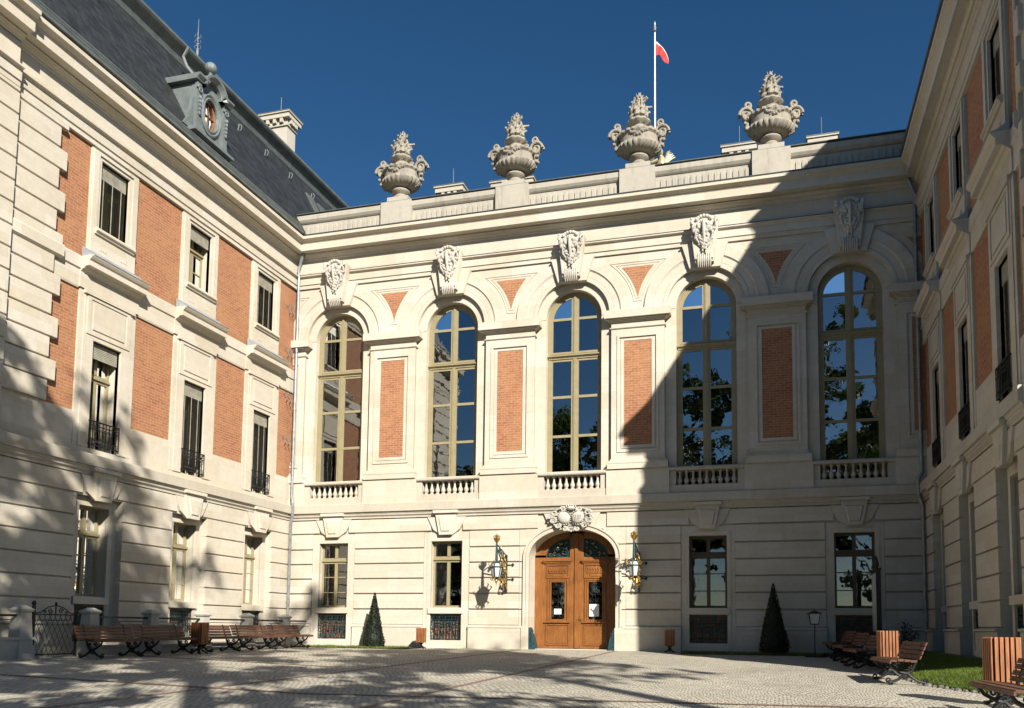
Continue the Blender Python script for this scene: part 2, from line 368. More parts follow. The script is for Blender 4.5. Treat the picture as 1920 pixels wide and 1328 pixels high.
# ---------------------------------------------------------------- walls
def wall_sheet(m, F, u0, u1, z0, z1, d, holes, rev):
    """flat wall with rectangular holes (a,b,c,e) and arched ones (a,b,c,spring,'arch'), reveals going in to depth rev"""
    us = sorted(set([u0, u1]+[h[0] for h in holes]+[h[1] for h in holes])); us = [x for x in us if u0 <= x <= u1]
    zs = set([z0, z1])
    for h in holes:
        zs.add(h[2]); zs.add(h[3])
        if len(h) > 4: zs.add(h[3]+(h[1]-h[0])/2)
    zs = sorted(z for z in zs if z0 <= z <= z1)
    for i in range(len(us)-1):
        for j in range(len(zs)-1):
            uc, zc = (us[i]+us[i+1])/2, (zs[j]+zs[j+1])/2
            skip = False
            for h in holes:
                top = h[3]+(h[1]-h[0])/2 if len(h) > 4 else h[3]
                if h[0] < uc < h[1] and h[2] < zc < top: skip = True
            if not skip:
                m.add([F(us[i], d, zs[j]), F(us[i+1], d, zs[j]), F(us[i+1], d, zs[j+1]), F(us[i], d, zs[j+1])], [(0, 1, 2, 3)])
    for h in holes:
        a, b, c, e = h[:4]
        m.add([F(a, d, c), F(a, rev, c), F(a, rev, e), F(a, d, e)], [(0, 1, 2, 3)])
        m.add([F(b, d, c), F(b, rev, c), F(b, rev, e), F(b, d, e)], [(0, 1, 2, 3)])
        m.add([F(a, d, c), F(b, d, c), F(b, rev, c), F(a, rev, c)], [(0, 1, 2, 3)])
        if len(h) == 4:
            m.add([F(a, d, e), F(b, d, e), F(b, rev, e), F(a, rev, e)], [(0, 1, 2, 3)])
        else:
            uc = (a+b)/2; R_ = (b-a)/2; n = 40; top = e+R_
            for i in range(n):
                t0, t1 = pi*i/n, pi*(i+1)/n
                p0 = (uc+R_*cos(t0), e+R_*sin(t0)); p1 = (uc+R_*cos(t1), e+R_*sin(t1))
                m.add([F(p0[0], d, p0[1]), F(p1[0], d, p1[1]), F(p1[0], rev, p1[1]), F(p0[0], rev, p0[1])], [(0, 1, 2, 3)])
                m.add([F(p0[0], d, p0[1]), F(p1[0], d, p1[1]), F(p1[0], d, top), F(p0[0], d, top)], [(0, 1, 2, 3)])
def ring(m, F, a, b, c, e, ia, ib, ic, ie, d0, d1):
    m.box(F, a, ia, d0, d1, c, e); m.box(F, ib, b, d0, d1, c, e)
    if ie < e: m.box(F, ia, ib, d0, d1, ie, e)
    if ic > c: m.box(F, ia, ib, d0, d1, c, ic)
GR = [0.79, 1.35, 1.90, 2.44, 2.98, 3.52, 4.10, 4.62]
def rustic(m, F, spans, d0, d1, zr, g=0.034, ch=0.012):
    """coursed blocks with chamfered edges; spans of u"""
    for j in range(len(zr)-1):
        z0, z1 = zr[j]+g/2, zr[j+1]-g/2
        for a, b in spans:
            m.extr(F, [(d0, z0), (d1-ch, z0), (d1, z0+ch), (d1, z1-ch), (d1-ch, z1), (d0, z1)], a, b)
STRING = [(-0.1, 4.62), (0.045, 4.62), (0.045, 4.68), (0.06, 4.69), (0.10, 4.73), (0.10, 4.77), (0.115, 4.78), (0.135, 4.84), (0.19, 4.85), (0.19, 5.13), (0.17, 5.15), (-0.1, 5.15)]
ARCHI = [(-0.1, 13.46), (0.06, 13.46), (0.06, 13.595), (0.095, 13.605), (0.095, 13.85), (0.14, 13.89), (0.185, 13.90), (0.185, 13.95), (-0.1, 13.98)]
CORN = [(-0.1, 14.55), (0.02, 14.56), (0.05, 14.59), (0.05, 14.62), (0.09, 14.66), (0.13, 14.67), (0.17, 14.72), (0.20, 14.73), (0.20, 14.775), (0.42, 14.79), (0.42, 14.78), (0.435, 14.78),
        (0.435, 15.03), (0.455, 15.05), (0.455, 15.075), (0.49, 15.10), (0.555, 15.14), (0.60, 15.16), (0.60, 15.27), (0.58, 15.285), (-0.1, 15.33)]
def shift(prof, s_): return [(d+(s_ if d > -0.05 else 0), z) for d, z in prof]

# ---------------------------------------------------------------- ornament helpers
def spiral(c, r0, turns, F2, start=0, sgn=1, n=22, shrink=0.78):
    out = []
    for i in range(n+1):
        t = i/n; a = start+sgn*2*pi*turns*t; rr = r0*(1-shrink*t)
        out.append(F2(c[0]+rr*cos(a), c[1]+rr*sin(a)))
    return out
def keystone_console(parent, uc, F=FF):
    """carved scroll bracket with leaves on the crown of an arch"""
    m = MB(); s = MB()
    # flat voussoir behind
    s.prism(F, [(uc-0.76, 13.47), (uc-0.50, 12.62), (uc+0.50, 12.62), (uc+0.76, 13.47)], -0.05, 0.17)
    s.prism(F, [(uc-0.47, 14.12), (uc-0.30, 12.72), (uc+0.30, 12.72), (uc+0.47, 14.12)], -0.05, 0.36)
    F0_ = F; F = lambda u_, d_, z_: F0_(u_, d_*0.94, 12.56+(z_-12.46)*0.87)
    # body: S-shaped bracket built of slices
    prof = [(12.56, 0.24), (12.64, 0.40), (12.80, 0.42), (12.95, 0.37), (13.2, 0.37), (13.5, 0.41), (13.8, 0.48), (14.0, 0.53), (14.15, 0.53), (14.25, 0.47), (14.32, 0.33)]
    for (z0, d0), (z1, d1) in zip(prof[:-1], prof[1:]):
        h0 = 0.235+0.13*(z0-12.58)/1.7; h1 = 0.235+0.13*(z1-12.58)/1.7
        m.hexa([F(uc-h0, 0, z0), F(uc+h0, 0, z0), F(uc+h0, d0, z0), F(uc-h0, d0, z0), F(uc-h1, 0, z1), F(uc+h1, 0, z1), F(uc+h1, d1, z1), F(uc-h1, d1, z1)])
    # flutes at the foot
    for i in range(7):
        x = uc+(i-3)*0.066
        m.tube([F(x, 0.38, 13.0), F(x, 0.44, 12.80), F(x, 0.44, 12.66), F(x*1, 0.34, 12.46)], [0.02, 0.032, 0.032, 0.012], 6)
    # volutes both sides
    for sg in (-1, 1):
        for zc_, rr, dd in ((14.02, 0.19, 0.42), (12.74, 0.11, 0.32)):
            pts = spiral((0, 0), rr, 1.6, lambda a, b: F(uc+sg*(0.37 if zc_ > 13 else 0.26), dd+a, zc_+b))
            m.tube(pts, 0.028, 6)
        for i in range(11):
            t = i/10; zz = 14.28-1.05*t; ww = 0.40*(1-t)**0.6+0.07+0.04*sin(i*2.1)
            m.ball(F(uc+sg*ww*0.82, 0.50-0.12*t+0.03*sin(i*1.7), zz), 0.062+0.016*sin(i*3), 0.055, 0.075, 7, 5, Matrix.Rotation(0.5*sg+i, 3, 'Y'))
            if i % 2 == 0: m.ball(F(uc+sg*ww*0.5, 0.56-0.12*t, zz-0.04), 0.045, 0.045, 0.07, 6, 5)
        pts = [F(uc+sg*(0.10+0.17*sin(pi*t)), 0.54-0.12*t+0.04*sin(pi*t), 14.1-0.85*t) for t in [i/10 for i in range(11)]]
        m.tube(pts, [0.024+0.010*sin(i*2.) for i in range(11)], 6)
    for i in range(9):
        for q in (-0.16, -0.05, 0.06, 0.16):
            zz = 14.12-0.105*i; m.ball(F(uc+q*(1-0.05*i)+0.02*sin(i*2.3+q*9), 0.51-0.012*i+0.035*cos(i*1.7+q*20), zz), 0.078-0.004*i, 0.065, 0.085, 7, 5, Matrix.Rotation(sin(i*3+q*7), 3, 'Y'))
    # drooping stem and husks
    m.tube([F(uc, 0.60, 14.18), F(uc, 0.64, 13.95), F(uc, 0.54, 13.6), F(uc, 0.46, 13.3), F(uc, 0.43, 13.12)], [0.04, 0.055, 0.045, 0.05, 0.03], 8)
    for i in range(8):
        m.ball(F(uc+(0.05 if i % 2 else -0.05), 0.49-0.02*i*0.4, 13.45-0.065*i), 0.055-0.004*i, 0.05, 0.055, 6, 5)
    for i in range(7):
        a = pi*(i+0.5)/7; m.ball(F(uc+0.23*cos(a), 0.50, 14.20+0.17*sin(a)), 0.075, 0.08, 0.07, 7, 5)
    a = s.build('voussoir', 'stone', parent); b = m.build('keystone', 'stone_carved', parent, smooth=True)
    return b
def small_keystone(m, F, uc, d=0.0, top=4.72, bot=3.96):
    m.prism(F, [(uc-0.72, 4.60), (uc-0.50, bot+0.20), (uc-0.24, bot+0.02), (uc+0.24, bot+0.02), (uc+0.50, bot+0.20), (uc+0.72, 4.60)], d-0.05, d+0.045)
    m.prism(F, [(uc-0.40, top), (uc-0.24, bot), (uc+0.24, bot), (uc+0.40, top)], d+0.04, d+0.13)
    m.prism(F, [(uc-0.28, top-0.14), (uc-0.17, bot+0.10), (uc+0.17, bot+0.10), (uc+0.28, top-0.14)], d+0.125, d+0.165, 0.86)
    m.box(F, uc-0.46, uc+0.46, d+0.10, d+0.21, top+0.0, top+0.10)
def bars_frame(m, F, a, b, z0, z1, d0, d1, w, mull=None, rails=(), rw=0.045, mz0=None, mz1=None):
    ring(m, F, a, b, z0, z1, a+w, b-w, z0+w, z1-w, d0, d1)
    if mull: m.box(F, (a+b)/2-mull, (a+b)/2+mull, d0, d1+0.012, z0+w, z1-w)
    for z in rails:
        for (p, q) in (((a+w), (a+b)/2-(mull or 0)), ((a+b)/2+(mull or 0), b-w)):
            m.box(F, p, q, d0+0.01, d1-0.008, z-rw/2, z+rw/2)
def rect_window(F, uc, h, z0, z1, d, wing, trans=None, rails=(), name='window', mat='window_paint'):
    m = MB(); w = 0.075
    t = trans if trans else z1
    bars_frame(m, F, uc-h, uc+h, z0, (t-0.03 if trans else z1), d, d+0.07, w, 0.055, rails, 0.03)
    if trans:
        bars_frame(m, F, uc-h, uc+h, t+0.03, z1, d, d+0.07, w, 0.055)
        m.box(F, uc-h, uc+h, d-0.01, d+0.12, t-0.03, t+0.03)
    fr = m.build(name, mat, wing)
    g = MB()
    for a, b in ((uc-h+0.03, uc), (uc, uc+h-0.03)):
        g.add([F(a, d+0.03, z0+0.02), F(b, d+0.03, z0+0.02), F(b, d+0.03, z1-0.02), F(a, d+0.03, z1-0.02)], [(0, 1, 2, 3)])
    g.build('pane', 'glass', fr, recalc=False)
    return fr
def room(m, F, a, b, z0, z1, d, depth=2.2):
    m.add([F(a, d, z0), F(b, d, z0), F(b, d-depth, z0), F(a, d-depth, z0), F(a, d, z1), F(b, d, z1), F(b, d-depth, z1), F(a, d-depth, z1)],
          [(0, 1, 2, 3), (7, 6, 5, 4), (3, 2, 6, 7), (0, 3, 7, 4), (1, 5, 6, 2)])
def blind(F, uc, h, z0, z1, d, parent, full=True):
    m = MB(); top = z1
    for i in range(9):
        z = top-0.03-i*0.045; m.box(F, uc-h+0.02, uc+h-0.02, d, d+0.055, z-0.034, z)
    b = m.build('blind', 'blind', parent)
    s = MB(); z = top-0.46
    if full:
        while z > z0+0.05:
            s.hexa([F(uc-h+0.03, d+0.005, z+0.012), F(uc+h-0.03, d+0.005, z+0.012), F(uc+h-0.03, d+0.055, z-0.01), F(uc-h+0.03, d+0.055, z-0.01),
                    F(uc-h+0.03, d+0.005, z+0.016), F(uc+h-0.03, d+0.005, z+0.016), F(uc+h-0.03, d+0.055, z-0.006), F(uc-h+0.03, d+0.055, z-0.006)]); z -= 0.058
        s.build('slats', 'blind_dark', b)
        c = MB()
        for x in (-0.62, 0, 0.62): c.box(F, uc+x*h-0.012, uc+x*h+0.012, d+0.06, d+0.066, z0+0.06, z1-0.4)
        c.build('tape', 'blind', b)
    return b
def iron_grille(m, F, a, b, z0, z1, d, scrolls=True):
    m.box(F, a, b, d-0.012, d+0.012, z1-0.03, z1); m.box(F, a, b, d-0.012, d+0.012, z0, z0+0.03); m.box(F, a, b, d-0.008, d+0.008, z1-0.14, z1-0.12)
    n = max(3, int((b-a)/0.105))
    for i in range(n+1):
        x = a+(b-a)*i/n; m.box(F, x-0.009, x+0.009, d-0.009, d+0.009, z0+0.03, z1-0.03)
    if scrolls:
        for i in range(n):
            x = a+(b-a)*(i+0.5)/n
            for zz, sg in ((z0+0.11, 1), (z1-0.22, -1)):
                m.tube(spiral((x, zz), (b-a)/n*0.42, 1.2, lambda p, q: F(p, d+0.012, q), sgn=sg, n=10), 0.008, 4)

# ================================================================= CENTRAL WING
LOC_C = (11.0, 0.0, 0.0)
CW = thing('palace_wing', 'sunlit cream entrance wing with five tall arched windows above the arched wooden door', 'building', LOC_C, 'wings of the palace round the courtyard', fixed=True)
GW = [(1.90, 0.585), (6.335, 0.585), (15.38, 0.60), (19.84, 0.60)]   # ground floor windows: centre, half width
DOORC, DOORH, DSP, DRISE = 10.87, 1.50, 3.12, 0.96
m = MB()
# ground floor backing with holes
holes = []
for uc, h in GW: holes += [(uc-h, uc+h, 1.41, 3.75), (uc-h, uc+h, 0.27, 1.18)]
hs_ = sorted(holes)
wall_sheet(m, FF, 0, DOORC-1.62, -0.6, 4.62, -0.075, [h for h in holes if h[1] < DOORC], -0.32)
wall_sheet(m, FF, DOORC+1.62, WX, -0.6, 4.62, -0.075, [h for h in holes if h[0] > DOORC], -0.32)
# arch of the door: field above the opening
n = 36
def darch(t, k=0.0): return (DOORC+(DOORH+k)*cos(t), DSP+(DRISE+k)*sin(t))
pts = [darch(pi*i/n) for i in range(n+1)]
for i in range(n):
    p, q = pts[i], pts[i+1]
    m.add([FF(p[0], -0.045, p[1]), FF(q[0], -0.045, q[1]), FF(q[0], -0.045, 4.62), FF(p[0], -0.045, 4.62)], [(0, 1, 2, 3)])
for a, b in ((DOORC-1.62, DOORC-1.5), (DOORC+1.5, DOORC+1.62)):
    m.add([FF(a, -0.045, -0.6), FF(b, -0.045, -0.6), FF(b, -0.045, 4.62), FF(a, -0.045, 4.62)], [(0, 1, 2, 3)])
# deep reveal of the door
full = [(DOORC+1.5, -0.1)]+pts+[(DOORC-1.5, -0.1)]
for p, q in zip(full[:-1], full[1:]):
    m.add([FF(p[0], -0.045, p[1]), FF(q[0], -0.045, q[1]), FF(q[0], -0.9, q[1]), FF(p[0], -0.9, p[1])], [(0, 1, 2, 3)])
# rusticated blocks
sp = [(0, GW[0][0]-0.865), (GW[0][0]+0.865, GW[1][0]-0.865), (GW[1][0]+0.865, DOORC-1.85), (DOORC+1.85, GW[2][0]-0.865), (GW[2][0]+0.865, GW[3][0]-0.865), (GW[3][0]+0.865, WX)]
rustic(m, FF, sp, -0.09, 0.0, GR[:7], 0.042, 0.014)
rustic(m, FF, [(0.0, GW[0][0]-0.6), (GW[0][0]+0.6, GW[1][0]-0.6), (GW[1][0]+0.6, DOORC-1.2), (DOORC+1.2, GW[2][0]-0.6), (GW[2][0]+0.6, GW[3][0]-0.6), (GW[3][0]+0.6, WX)], -0.09, 0.0, GR[6:], 0.042, 0.014)
# voussoir-like spandrel blocks beside the door arch
for sg in (-1, 1):
    for j in range(1, 7):
        z0, z1 = GR[j-1]+0.017, GR[j]-0.017
        def edge(z):
            if z <= DSP: return 1.70
            t = min(0.999, (z-DSP)/(DRISE+0.24)); return 1.72*math.sqrt(1-t*t)+0.0
        a, b = edge(z0), edge(z1)
        if z1 > DSP+DRISE+0.20: b = 0.62
        m.prism(FF, [(DOORC+sg*1.84, z0), (DOORC+sg*1.84, z1), (DOORC+sg*b, z1), (DOORC+sg*a, z0)], -0.06, -0.004)
# plinth
PL = [(-0.1, -0.6), (0.07, -0.6), (0.07, 0.70), (0.09, 0.72), (0.09, 0.76), (0.05, 0.80), (-0.1, 0.80)]
for a, b in sp[:2]+[(GW[1][0]+0.865, DOORC-1.72), (DOORC+1.72, GW[2][0]-0.865)]+sp[4:]: m.extr(FF, PL, a, b)
# window surrounds
for uc, h in GW:
    ring(m, FF, uc-0.855, uc+0.855, -0.6, 4.06, uc-h-0.0, uc+h+0.0, 0.27, 3.75, -0.09, -0.03)
    ring(m, FF, uc-0.72, uc+0.72, -0.6, 3.88, uc-h-0.001, uc+h+0.001, 0.271, 3.749, -0.09, -0.008)
    m.box(FF, uc-h-0.06, uc+h+0.06, -0.31, 0.05, 1.20, 1.40)   # sill
    small_keystone(m, FF, uc)
wall = m.build('wall', 'stone', CW)
# string course, frieze field, architrave, cornice
m = MB(); m.extr(FF, STRING, 0, WX, 1, -1); m.build('string_course', 'stone_band', CW)
m = MB(); m.extr(FF, CORN, 0, WX, 1, -1); m.build('cornice', 'stone', CW)
m = MB(); m.extr(FF, [(-0.1, 15.335), (0.595, 15.275), (0.62, 15.275), (0.62, 15.31), (-0.1, 15.37)], 0, WX, 1, -1); m.build('cornice_flashing', 'zinc_dark', CW)
m = MB(); m.extr(FF, ARCHI, 0, WX, 1, -1); m.build('architrave', 'stone', CW)
m = MB(); m.extr(FF, [(-0.1, 13.955), (0.195, 13.945), (0.195, 13.965), (-0.1, 13.995)], 0, WX, 1, -1); m.build('architrave_flashing', 'zinc_dark', CW)
# upper wall
m = MB()
wh = [(uc-0.98, uc+0.98, 5.3, 11.43, 'arch') for uc in BAY]
wall_sheet(m, FF, -1.2, WX+1.2, 5.0, 14.7, -0.10, wh, -0.42)
# field over the arches (d=0) with round cut-outs of r=2.0
for k, uc in enumerate(BAY):
    nn = 40; Ro = 1.995
    for i in range(nn):
        t0, t1 = pi*i/nn, pi*(i+1)/nn
        p = (uc+Ro*cos(t0), 11.43+Ro*sin(t0)); q = (uc+Ro*cos(t1), 11.43+Ro*sin(t1))
        m.add([FF(p[0], 0, p[1]), FF(q[0], 0, q[1]), FF(q[0], 0, 13.47), FF(p[0], 0, 13.47)], [(0, 1, 2, 3)])
for a, b in zip([-1.2]+[u+1.995 for u in BAY], [u-1.995 for u in BAY]+[WX+1.2]):
    if b > a: m.add([FF(a, 0, 11.43), FF(b, 0, 11.43), FF(b, 0, 13.47), FF(a, 0, 13.47)], [(0, 1, 2, 3)])
m.add([FF(-1.2, 0.0, 13.46), FF(WX+1.2, 0.0, 13.46), FF(WX+1.2, 0.0, 14.6), FF(-1.2, 0.0, 14.6)], [(0, 1, 2, 3)])
# archivolts
for uc in BAY:
    m.arc(FF, uc, 11.43, [(0.99, -0.35), (0.99, -0.085), (1.28, -0.085), (1.28, -0.35)], n=40)
    m.arc(FF, uc, 11.43, [(1.28, -0.15), (1.28, 0.05), (1.40, 0.05), (1.42, 0.035), (1.44, 0.035), (1.44, -0.15)], n=48)
    m.arc(FF, uc, 11.43, [(1.44, -0.15), (1.44, 0.042), (1.64, 0.042), (1.66, 0.06), (1.68, 0.06), (1.69, 0.085), (1.71, 0.085), (1.71, -0.15)], n=48)
    m.arc(FF, uc, 11.43, [(1.71, -0.15), (1.71, 0.075), (2.02, 0.075), (2.02, -0.15)], n=56)
# jamb strips between pilaster and window are the -0.10 sheet; give them a stepped edge
# pilasters
for uc in PIER:
    m.box(FF, uc-0.90, uc+0.90, -0.2, 0.02, 6.36, 10.83)
    ring(m, FF, uc-0.90, uc+0.90, 6.36, 10.83, uc-0.70, uc+0.70, 6.60, 10.61, 0.0, 0.045)
    ring(m, FF, uc-0.70, uc+0.70, 6.60, 10.61, uc-0.62, uc+0.62, 6.68, 10.53, 0.0, 0.072)
    ring(m, FF, uc-0.575, uc+0.575, 6.725, 10.485, uc-0.47, uc+0.47, 6.83, 10.41, 0.0, 0.040)
    # capital
    m.extr(FF, [(-0.2, 10.83), (0.07, 10.83), (0.09, 10.85), (0.09, 10.87), (0.05, 10.89), (-0.2, 10.89)], uc-0.95, uc+0.95)
    m.box(FF, uc-0.90, uc+0.90, -0.2, 0.045, 10.89, 11.06)
    for z0, z1, e in ((11.06, 11.09, 0.04), (11.09, 11.12, 0.09), (11.12, 11.16, 0.14)): m.box(FF, uc-0.90-e, uc+0.90+e, -0.3, 0.045+e, z0, z1)
    m.box(FF, uc-1.12, uc+1.12, -0.3, 0.25, 11.16, 11.43)
    # base and pedestal
    for z0, z1, e in ((6.02, 6.20, 0.11), (6.20, 6.25, 0.12), (6.25, 6.30, 0.07), (6.30, 6.36, 0.03)): m.box(FF, uc-0.90-e, uc+0.90+e, -0.2, 0.06+e, z0, z1)
    m.box(FF, uc-1.05, uc+1.05, -0.2, 0.115, 5.15, 6.00)
    m.box(FF, uc-1.06, uc+1.06, -0.2, 0.135, 6.00, 6.02)
upper = m.build('upper_wall', 'stone', CW)
# brick panels
for uc in PIER:
    m = MB(); m.box(FF, uc-0.47, uc+0.47, 0.0, 0.026, 6.83, 10.41); m.build('brick_panel', 'brick', CW)
for uc in PIER:
    pts = []
    Rb = 2.30; zt = 12.98
    c1, c2 = uc-2.25, uc+2.25
    h = math.sqrt(Rb*Rb-(zt-11.43)**2)
    a0 = math.acos(h/Rb); a_end = math.acos(2.25/Rb) if 2.25 < Rb else 0
    for i in range(13):
        t = a0+(a_end-a0)*i/12; pts.append((c1+Rb*cos(t), 11.43+Rb*sin(t)))
    for i in range(1, 13):
        t = a_end+(a0-a_end)*i/12; pts.append((c2-Rb*cos(t), 11.43+Rb*sin(t)))
    m = MB(); m.prism(FF, pts, -0.02, 0.008); m.build('brick_spandrel', 'brick', CW)
# spandrel mouldings
for uc in PIER:
    m = MB(); c1, c2 = uc-2.25, uc+2.25
    for Rb, zt, rad in ((2.14, 13.14, 0.016), (2.22, 13.06, 0.012)):
        h = math.sqrt(Rb*Rb-(zt-11.43)**2); a0 = math.acos(h/Rb); ae = 0.16 if Rb < 2.2 else 0.2
        L_ = [(c1+Rb*cos(a0+(ae-a0)*i/14), 11.43+Rb*sin(a0+(ae-a0)*i/14)) for i in range(15)]
        Rr = [(2*uc-x, z) for x, z in reversed(L_)]
        P = L_+Rr+[L_[0]]
        m.tube([FF(x, 0.004, z) for x, z in P], rad, 4)
    m.build('spandrel_moulding', 'stone', CW)
for uc in BAY: keystone_console(CW, uc)
# balustrades
def baluster_prof():
    return [(0.075, 0), (0.075, 0.04), (0.05, 0.06), (0.06, 0.085), (0.085, 0.14), (0.082, 0.18), (0.05, 0.25), (0.034, 0.34), (0.032, 0.40), (0.05, 0.42), (0.05, 0.44), (0.07, 0.455), (0.07, 0.49)]
bal = MB(); bal.lathe((0, 0, 0), baluster_prof(), 10)
balme = bal.mesh('baluster', 'stone_band', smooth=True)
for uc in BAY:
    m = MB()
    m.box(FF, uc-1.20, uc+1.20, -0.098, 0.075, 5.15, 5.40)
    m.box(FF, uc-1.20, uc+1.20, -0.098, 0.055, 5.40, 5.42)
    m.extr(FF, [(-0.32, 5.90), (0.09, 5.90), (0.115, 5.93), (0.115, 5.99), (0.09, 6.02), (-0.32, 6.02)], uc-1.20, uc+1.20)
    for sg in (-1, 1): m.box(FF, uc+sg*1.20, uc+sg*0.99, -0.25, 0.035, 5.42, 5.90)
    b = m.build('balustrade', 'stone_band', CW)
    for i in range(9):
        o = bpy.data.objects.new('baluster', balme); COL.objects.link(o); o.parent = b
        o.location = (uc-0.87+i*0.2175-LOC_C[0], 0.07-LOC_C[1], 5.41)
# arched windows
def arched_window(uc):
    F = FF; d = -0.36; m = MB(); w = 0.10
    m.box(F, uc-0.985, uc-0.86, d-0.04, d+0.04, 5.3, 11.43); m.box(F, uc+0.86, uc+0.985, d-0.04, d+0.04, 5.3, 11.43)
    m.arc(F, uc, 11.43, [(0.86, d-0.04), (0.86, d+0.04), (0.93, d+0.04), (0.94, d+0.06), (0.985, d+0.06), (0.985, d-0.04)], n=36)
    m.box(F, uc-0.985, uc-0.945, d+0.04, d+0.06, 5.3, 11.43); m.box(F, uc+0.945, uc+0.985, d+0.04, d+0.06, 5.3, 11.43)
    # transom
    m.extr(F, [(d-0.03, 10.06), (d+0.06, 10.06), (d+0.06, 10.10), (d+0.10, 10.13), (d+0.13, 10.15), (d+0.13, 10.19), (d+0.05, 10.23), (d-0.03, 10.23)], uc-0.985, uc+0.985)
    # mullion
    for z0, z1 in ((5.3, 10.06), (10.23, 12.34)):
        m.box(F, uc-0.065, uc+0.065, d-0.03, d+0.055, z0, z1)
        m.box(F, uc-0.03, uc+0.03, d+0.055, d+0.075, z0, z1-0.03)
    s = MB()
    # sashes
    for sg in (-1, 1):
        a, b = (uc-0.86, uc-0.065) if sg < 0 else (uc+0.065, uc+0.86)
        for z0, z1, rails in ((5.6, 10.06, (7.335, 8.715)), (10.23, 11.43, ())):
            s.box(F, a, a+0.065, d-0.02, d+0.03, z0, z1); s.box(F, b-0.065, b, d-0.02, d+0.03, z0, z1)
            s.box(F, a+0.065, b-0.065, d-0.02, d+0.03, z0, z0+0.09)
            if z1 < 11: s.box(F, a+0.065, b-0.065, d-0.02, d+0.03, z1-0.08, z1)
            for z in rails: s.box(F, a+0.065, b-0.065, d-0.018, d+0.035, z-0.045, z+0.045)
        s.box(F, a+0.065, b-0.065, d-0.018, d+0.035, 11.44, 11.53)
        s.box(F, a, b, d+0.03, d+0.05, 10.24, 10.28)
        # curved part of the sash and its inner upright
        t0 = 0.0 if sg > 0 else pi/2+0.077; t1 = pi/2-0.077 if sg > 0 else pi
        s.arc(F, uc, 11.43, [(0.79, d-0.02), (0.79, d+0.03), (0.86, d+0.03), (0.86, d-0.02)], t0, t1, 18)
        x0, x1 = (uc-0.13, uc-0.065) if sg < 0 else (uc+0.065, uc+0.13)
        s.box(F, x0, x1, d-0.02, d+0.029, 11.43, 12.22)
    fr = m.build('arched_window', 'window_paint', CW)
    s.build('sash', 'window_paint', fr)
    g = MB(); q = []
    for i in range(25):
        t = pi*i/24; q.append(F(uc+0.84*cos(t), d+0.004, 11.43+0.84*sin(t)))
    q = [F(uc+0.84, d+0.004, 5.6)]+q+[F(uc-0.84, d+0.004, 5.6)]
    # each pane a facet of its own, very slightly tilted as old glazing is
    rq = random.Random(int(uc*100))
    for sg in (-1, 1):
        a_, b_ = (uc-0.84, uc-0.05) if sg < 0 else (uc+0.05, uc+0.84)
        for z0_, z1_ in ((5.6, 7.335), (7.335, 8.715), (8.715, 10.14), (10.14, 11.48)):
            t_ = [rq.uniform(-0.004, 0.004) for _ in range(3)]
            g.add([F(a_, d+0.004+t_[0], z0_), F(b_, d+0.004+t_[1], z0_), F(b_, d+0.004+t_[1]+t_[2], z1_), F(a_, d+0.004+t_[0]+t_[2], z1_)], [(0, 1, 2, 3)])
        P_ = [F(uc+sg*0.05, d+0.004, 11.48), F(uc+sg*0.84, d+0.004, 11.48)]+[F(uc+sg*0.84*cos(pi/2*i/12), d+0.004, 11.45+0.84*sin(pi/2*i/12)) for i in range(1, 12)]+[F(uc+sg*0.05, d+0.004, 12.27)]
        g.add(P_, [tuple(range(len(P_)))])
    g.build('pane', 'glass_arched', fr, recalc=False)
for uc in BAY: arched_window(uc)
